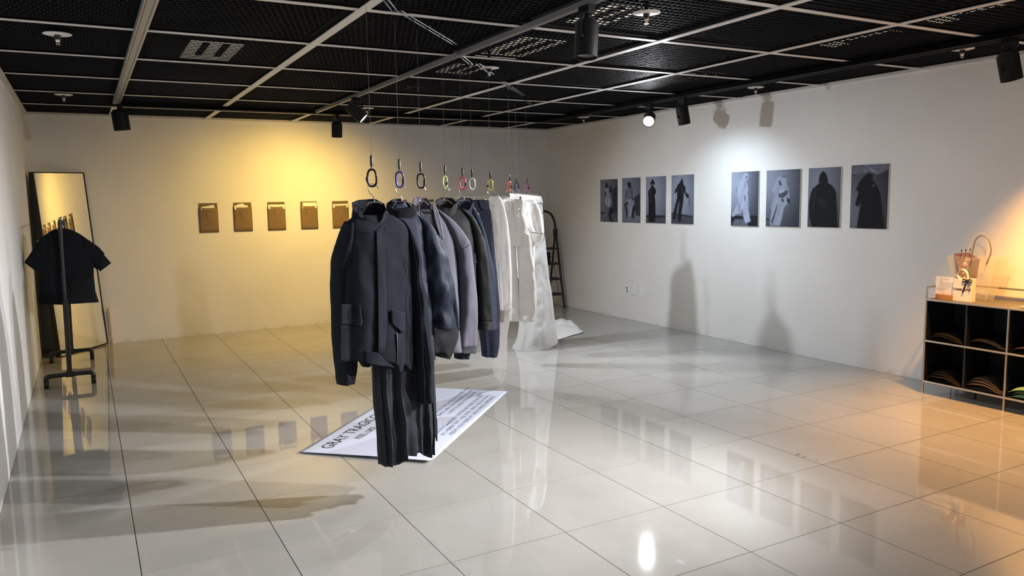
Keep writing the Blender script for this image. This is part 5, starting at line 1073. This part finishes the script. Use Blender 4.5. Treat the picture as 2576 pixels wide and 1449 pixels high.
ribbon([(-0.050, 0.03, 0.165), (-0.045, 0.02, 0.215), (-0.01, 0.01, 0.243), (0.025, 0.004, 0.222), (0.040, 0.0, 0.172)], (0, 1, 0.2), 'carry_tape', WHITEM, bg, 0.014)
ribbon([(-0.058, 0.03, 0.150), (-0.050, 0.02, 0.195), (-0.020, 0.012, 0.165)], (0.6, 0.5, 0), 'tissue', WHITEM, bg, 0.016)

# clear bag with the bouquet
def film(name, col, op):
    m = bpy.data.materials.new(name); m.use_nodes = True; nt = m.node_tree; b = nt.nodes['Principled BSDF']; out = nt.nodes['Material Output']
    b.inputs['Base Color'].default_value = (*col, 1); b.inputs['Roughness'].default_value = 0.12
    t = nt.nodes.new('ShaderNodeBsdfTransparent'); m2 = nt.nodes.new('ShaderNodeMixShader'); m2.inputs[0].default_value = op
    nt.links.new(t.outputs[0], m2.inputs[1]); nt.links.new(b.outputs[0], m2.inputs[2]); nt.links.new(m2.outputs[0], out.inputs['Surface']); return m
FILM = film('clear plastic film', (0.75, 0.72, 0.55), 0.26)
cb = thing('clear_bag', 'clear plastic carrier bag with tall tube handles', 'bag', (5.850, -0.145, ZT), -PI/2)
xb, xt, yb, yt, hh = 0.105, 0.190, 0.045, 0.085, 0.335
cs = [[(-xb, -yb, 0), (xb, -yb, 0), (xb, yb, 0), (-xb, yb, 0)], [(-xt, -yt, hh), (xt, -yt, hh), (xt, yt, hh), (-xt, yt, hh)]]
MB().add(cs[0]+cs[1], [(0,1,5,4), (1,2,6,5), (2,3,7,6), (3,0,4,7), (0,3,2,1)]).build('pouch', FILM, cb)
for k in range(4): MB().tube([cs[0][k], cs[1][k]], 0.0012, 6).build('edge_weld', mat('clear edge', (0.7, 0.68, 0.55), 0.2), cb)
def handle(yy, x0, x1, h, m, tilt):
    pts = [(x0, yy, hh-0.05), (x0+0.01, yy+tilt*0.3, hh+0.05), ((x0*0.8+x1*0.2), yy+tilt*0.8, hh+h*0.82), ((x0+x1)/2, yy+tilt, hh+h), ((x0*0.2+x1*0.8), yy+tilt*0.8, hh+h*0.82), (x1-0.005, yy+tilt*0.3, hh+0.05), (x1-0.035, yy, hh-0.05)]
    MB().tube(curve_pts(pts, 44), 0.0045, 10).build('tube_handle', m, cb, smooth=True)
handle(-yt, 0.0, 0.150, 0.165, mat('smoky tube', (0.16, 0.13, 0.11), 0.2), 0.0)
handle(yt, -0.13, 0.03, 0.175, film('clear tube', (0.9, 0.85, 0.75), 0.35), 0.02)
bq = thing('bouquet', 'dried pink flower bouquet in dark paper inside the clear bag', 'bouquet', (5.850, -0.060, ZT+0.012), -PI/2)
WRP = mat('grey black wrapping paper', (0.045, 0.04, 0.05), 0.5); WRP2 = mat('dusty pink wrapping paper', (0.30, 0.17, 0.18), 0.6)
def cone_wrap(pts_b, pts_t, name, m):
    n = len(pts_b); vs = pts_b+pts_t; fs = [(i, i+1, n+i+1, n+i) for i in range(n-1)]
    o = MB().add(vs, fs).build(name, m, bq); sd = o.modifiers.new('thickness', 'SOLIDIFY'); sd.thickness = 0.0015
cone_wrap([(-0.03, -0.02, 0.0), (0.0, -0.045, 0.0), (0.04, -0.02, 0.0)], [(-0.105, 0.01, 0.315), (-0.06, -0.05, 0.29), (-0.035, -0.052, 0.25)], 'paper_wrap', WRP)
cone_wrap([(-0.03, -0.02, 0.0), (-0.02, 0.03, 0.0), (0.05, 0.03, 0.0)], [(-0.105, 0.01, 0.335), (-0.02, 0.055, 0.345), (0.085, 0.03, 0.30)], 'inner_paper', WRP2)
cone_wrap([(0.04, -0.02, 0.0), (0.05, 0.0, 0.0), (0.05, 0.03, 0.0)], [(0.05, -0.04, 0.285), (0.09, -0.01, 0.30), (0.085, 0.03, 0.30)], 'paper_wrap', mat('plum wrapping paper', (0.13, 0.06, 0.07), 0.6))
PINKS = [mat('blush petal', (0.62, 0.36, 0.33), 0.7), mat('mauve petal', (0.34, 0.13, 0.15), 0.7), mat('cream petal', (0.72, 0.56, 0.46), 0.7)]
rnd = random.Random(5)
for k in range(26):
    f = rnd.random(); z = 0.13+0.17*f; wx_ = 0.018+0.040*f; x = -0.005-0.015*f+rnd.uniform(-1, 1)*wx_; y = -0.035+rnd.uniform(-0.012, 0.03); R0 = rnd.uniform(0.011, 0.018)
    mb = MB()
    for p in range(6):
        a = 2*PI*p/6+rnd.random(); q = Matrix.Translation((x, y, z)) @ Matrix.Rotation(a, 4, Vector((0.2, -1, 0.3)).normalized()) @ Matrix.Rotation(0.6, 4, 'Y')
        mb.add([q @ Vector(v) for v in ((0, 0, 0), (R0*0.5, -0.003, R0*0.5), (R0, 0, 0), (R0*0.6, -0.006, -R0*0.5))], [(0, 1, 2, 3)])
    mb.lathe([(0.001, -0.005), (0.006, 0.0), (0.001, 0.005)], 8, Matrix.Translation((x, y, z)))
    mb.build('flower', PINKS[k % 3], bq)
for k in range(3):
    x = -0.045+0.033*k; MB().tube([(x, 0.0, 0.30), (x+0.004, 0.0, 0.368+0.006*k)], 0.0015, 6).lathe([(0.001, -0.008), (0.006, -0.003), (0.005, 0.004), (0.001, 0.010)], 8, Matrix.Translation((x+0.004, 0, 0.36+0.006*k))).build('seed_head', mat('dark seed head', (0.05, 0.03, 0.03), 0.8), bq)
MB().tube([(0, 0, 0.0), (-0.01, -0.02, 0.2)], 0.012, 8).build('stems', mat('dry stems', (0.20, 0.14, 0.08), 0.8), bq)
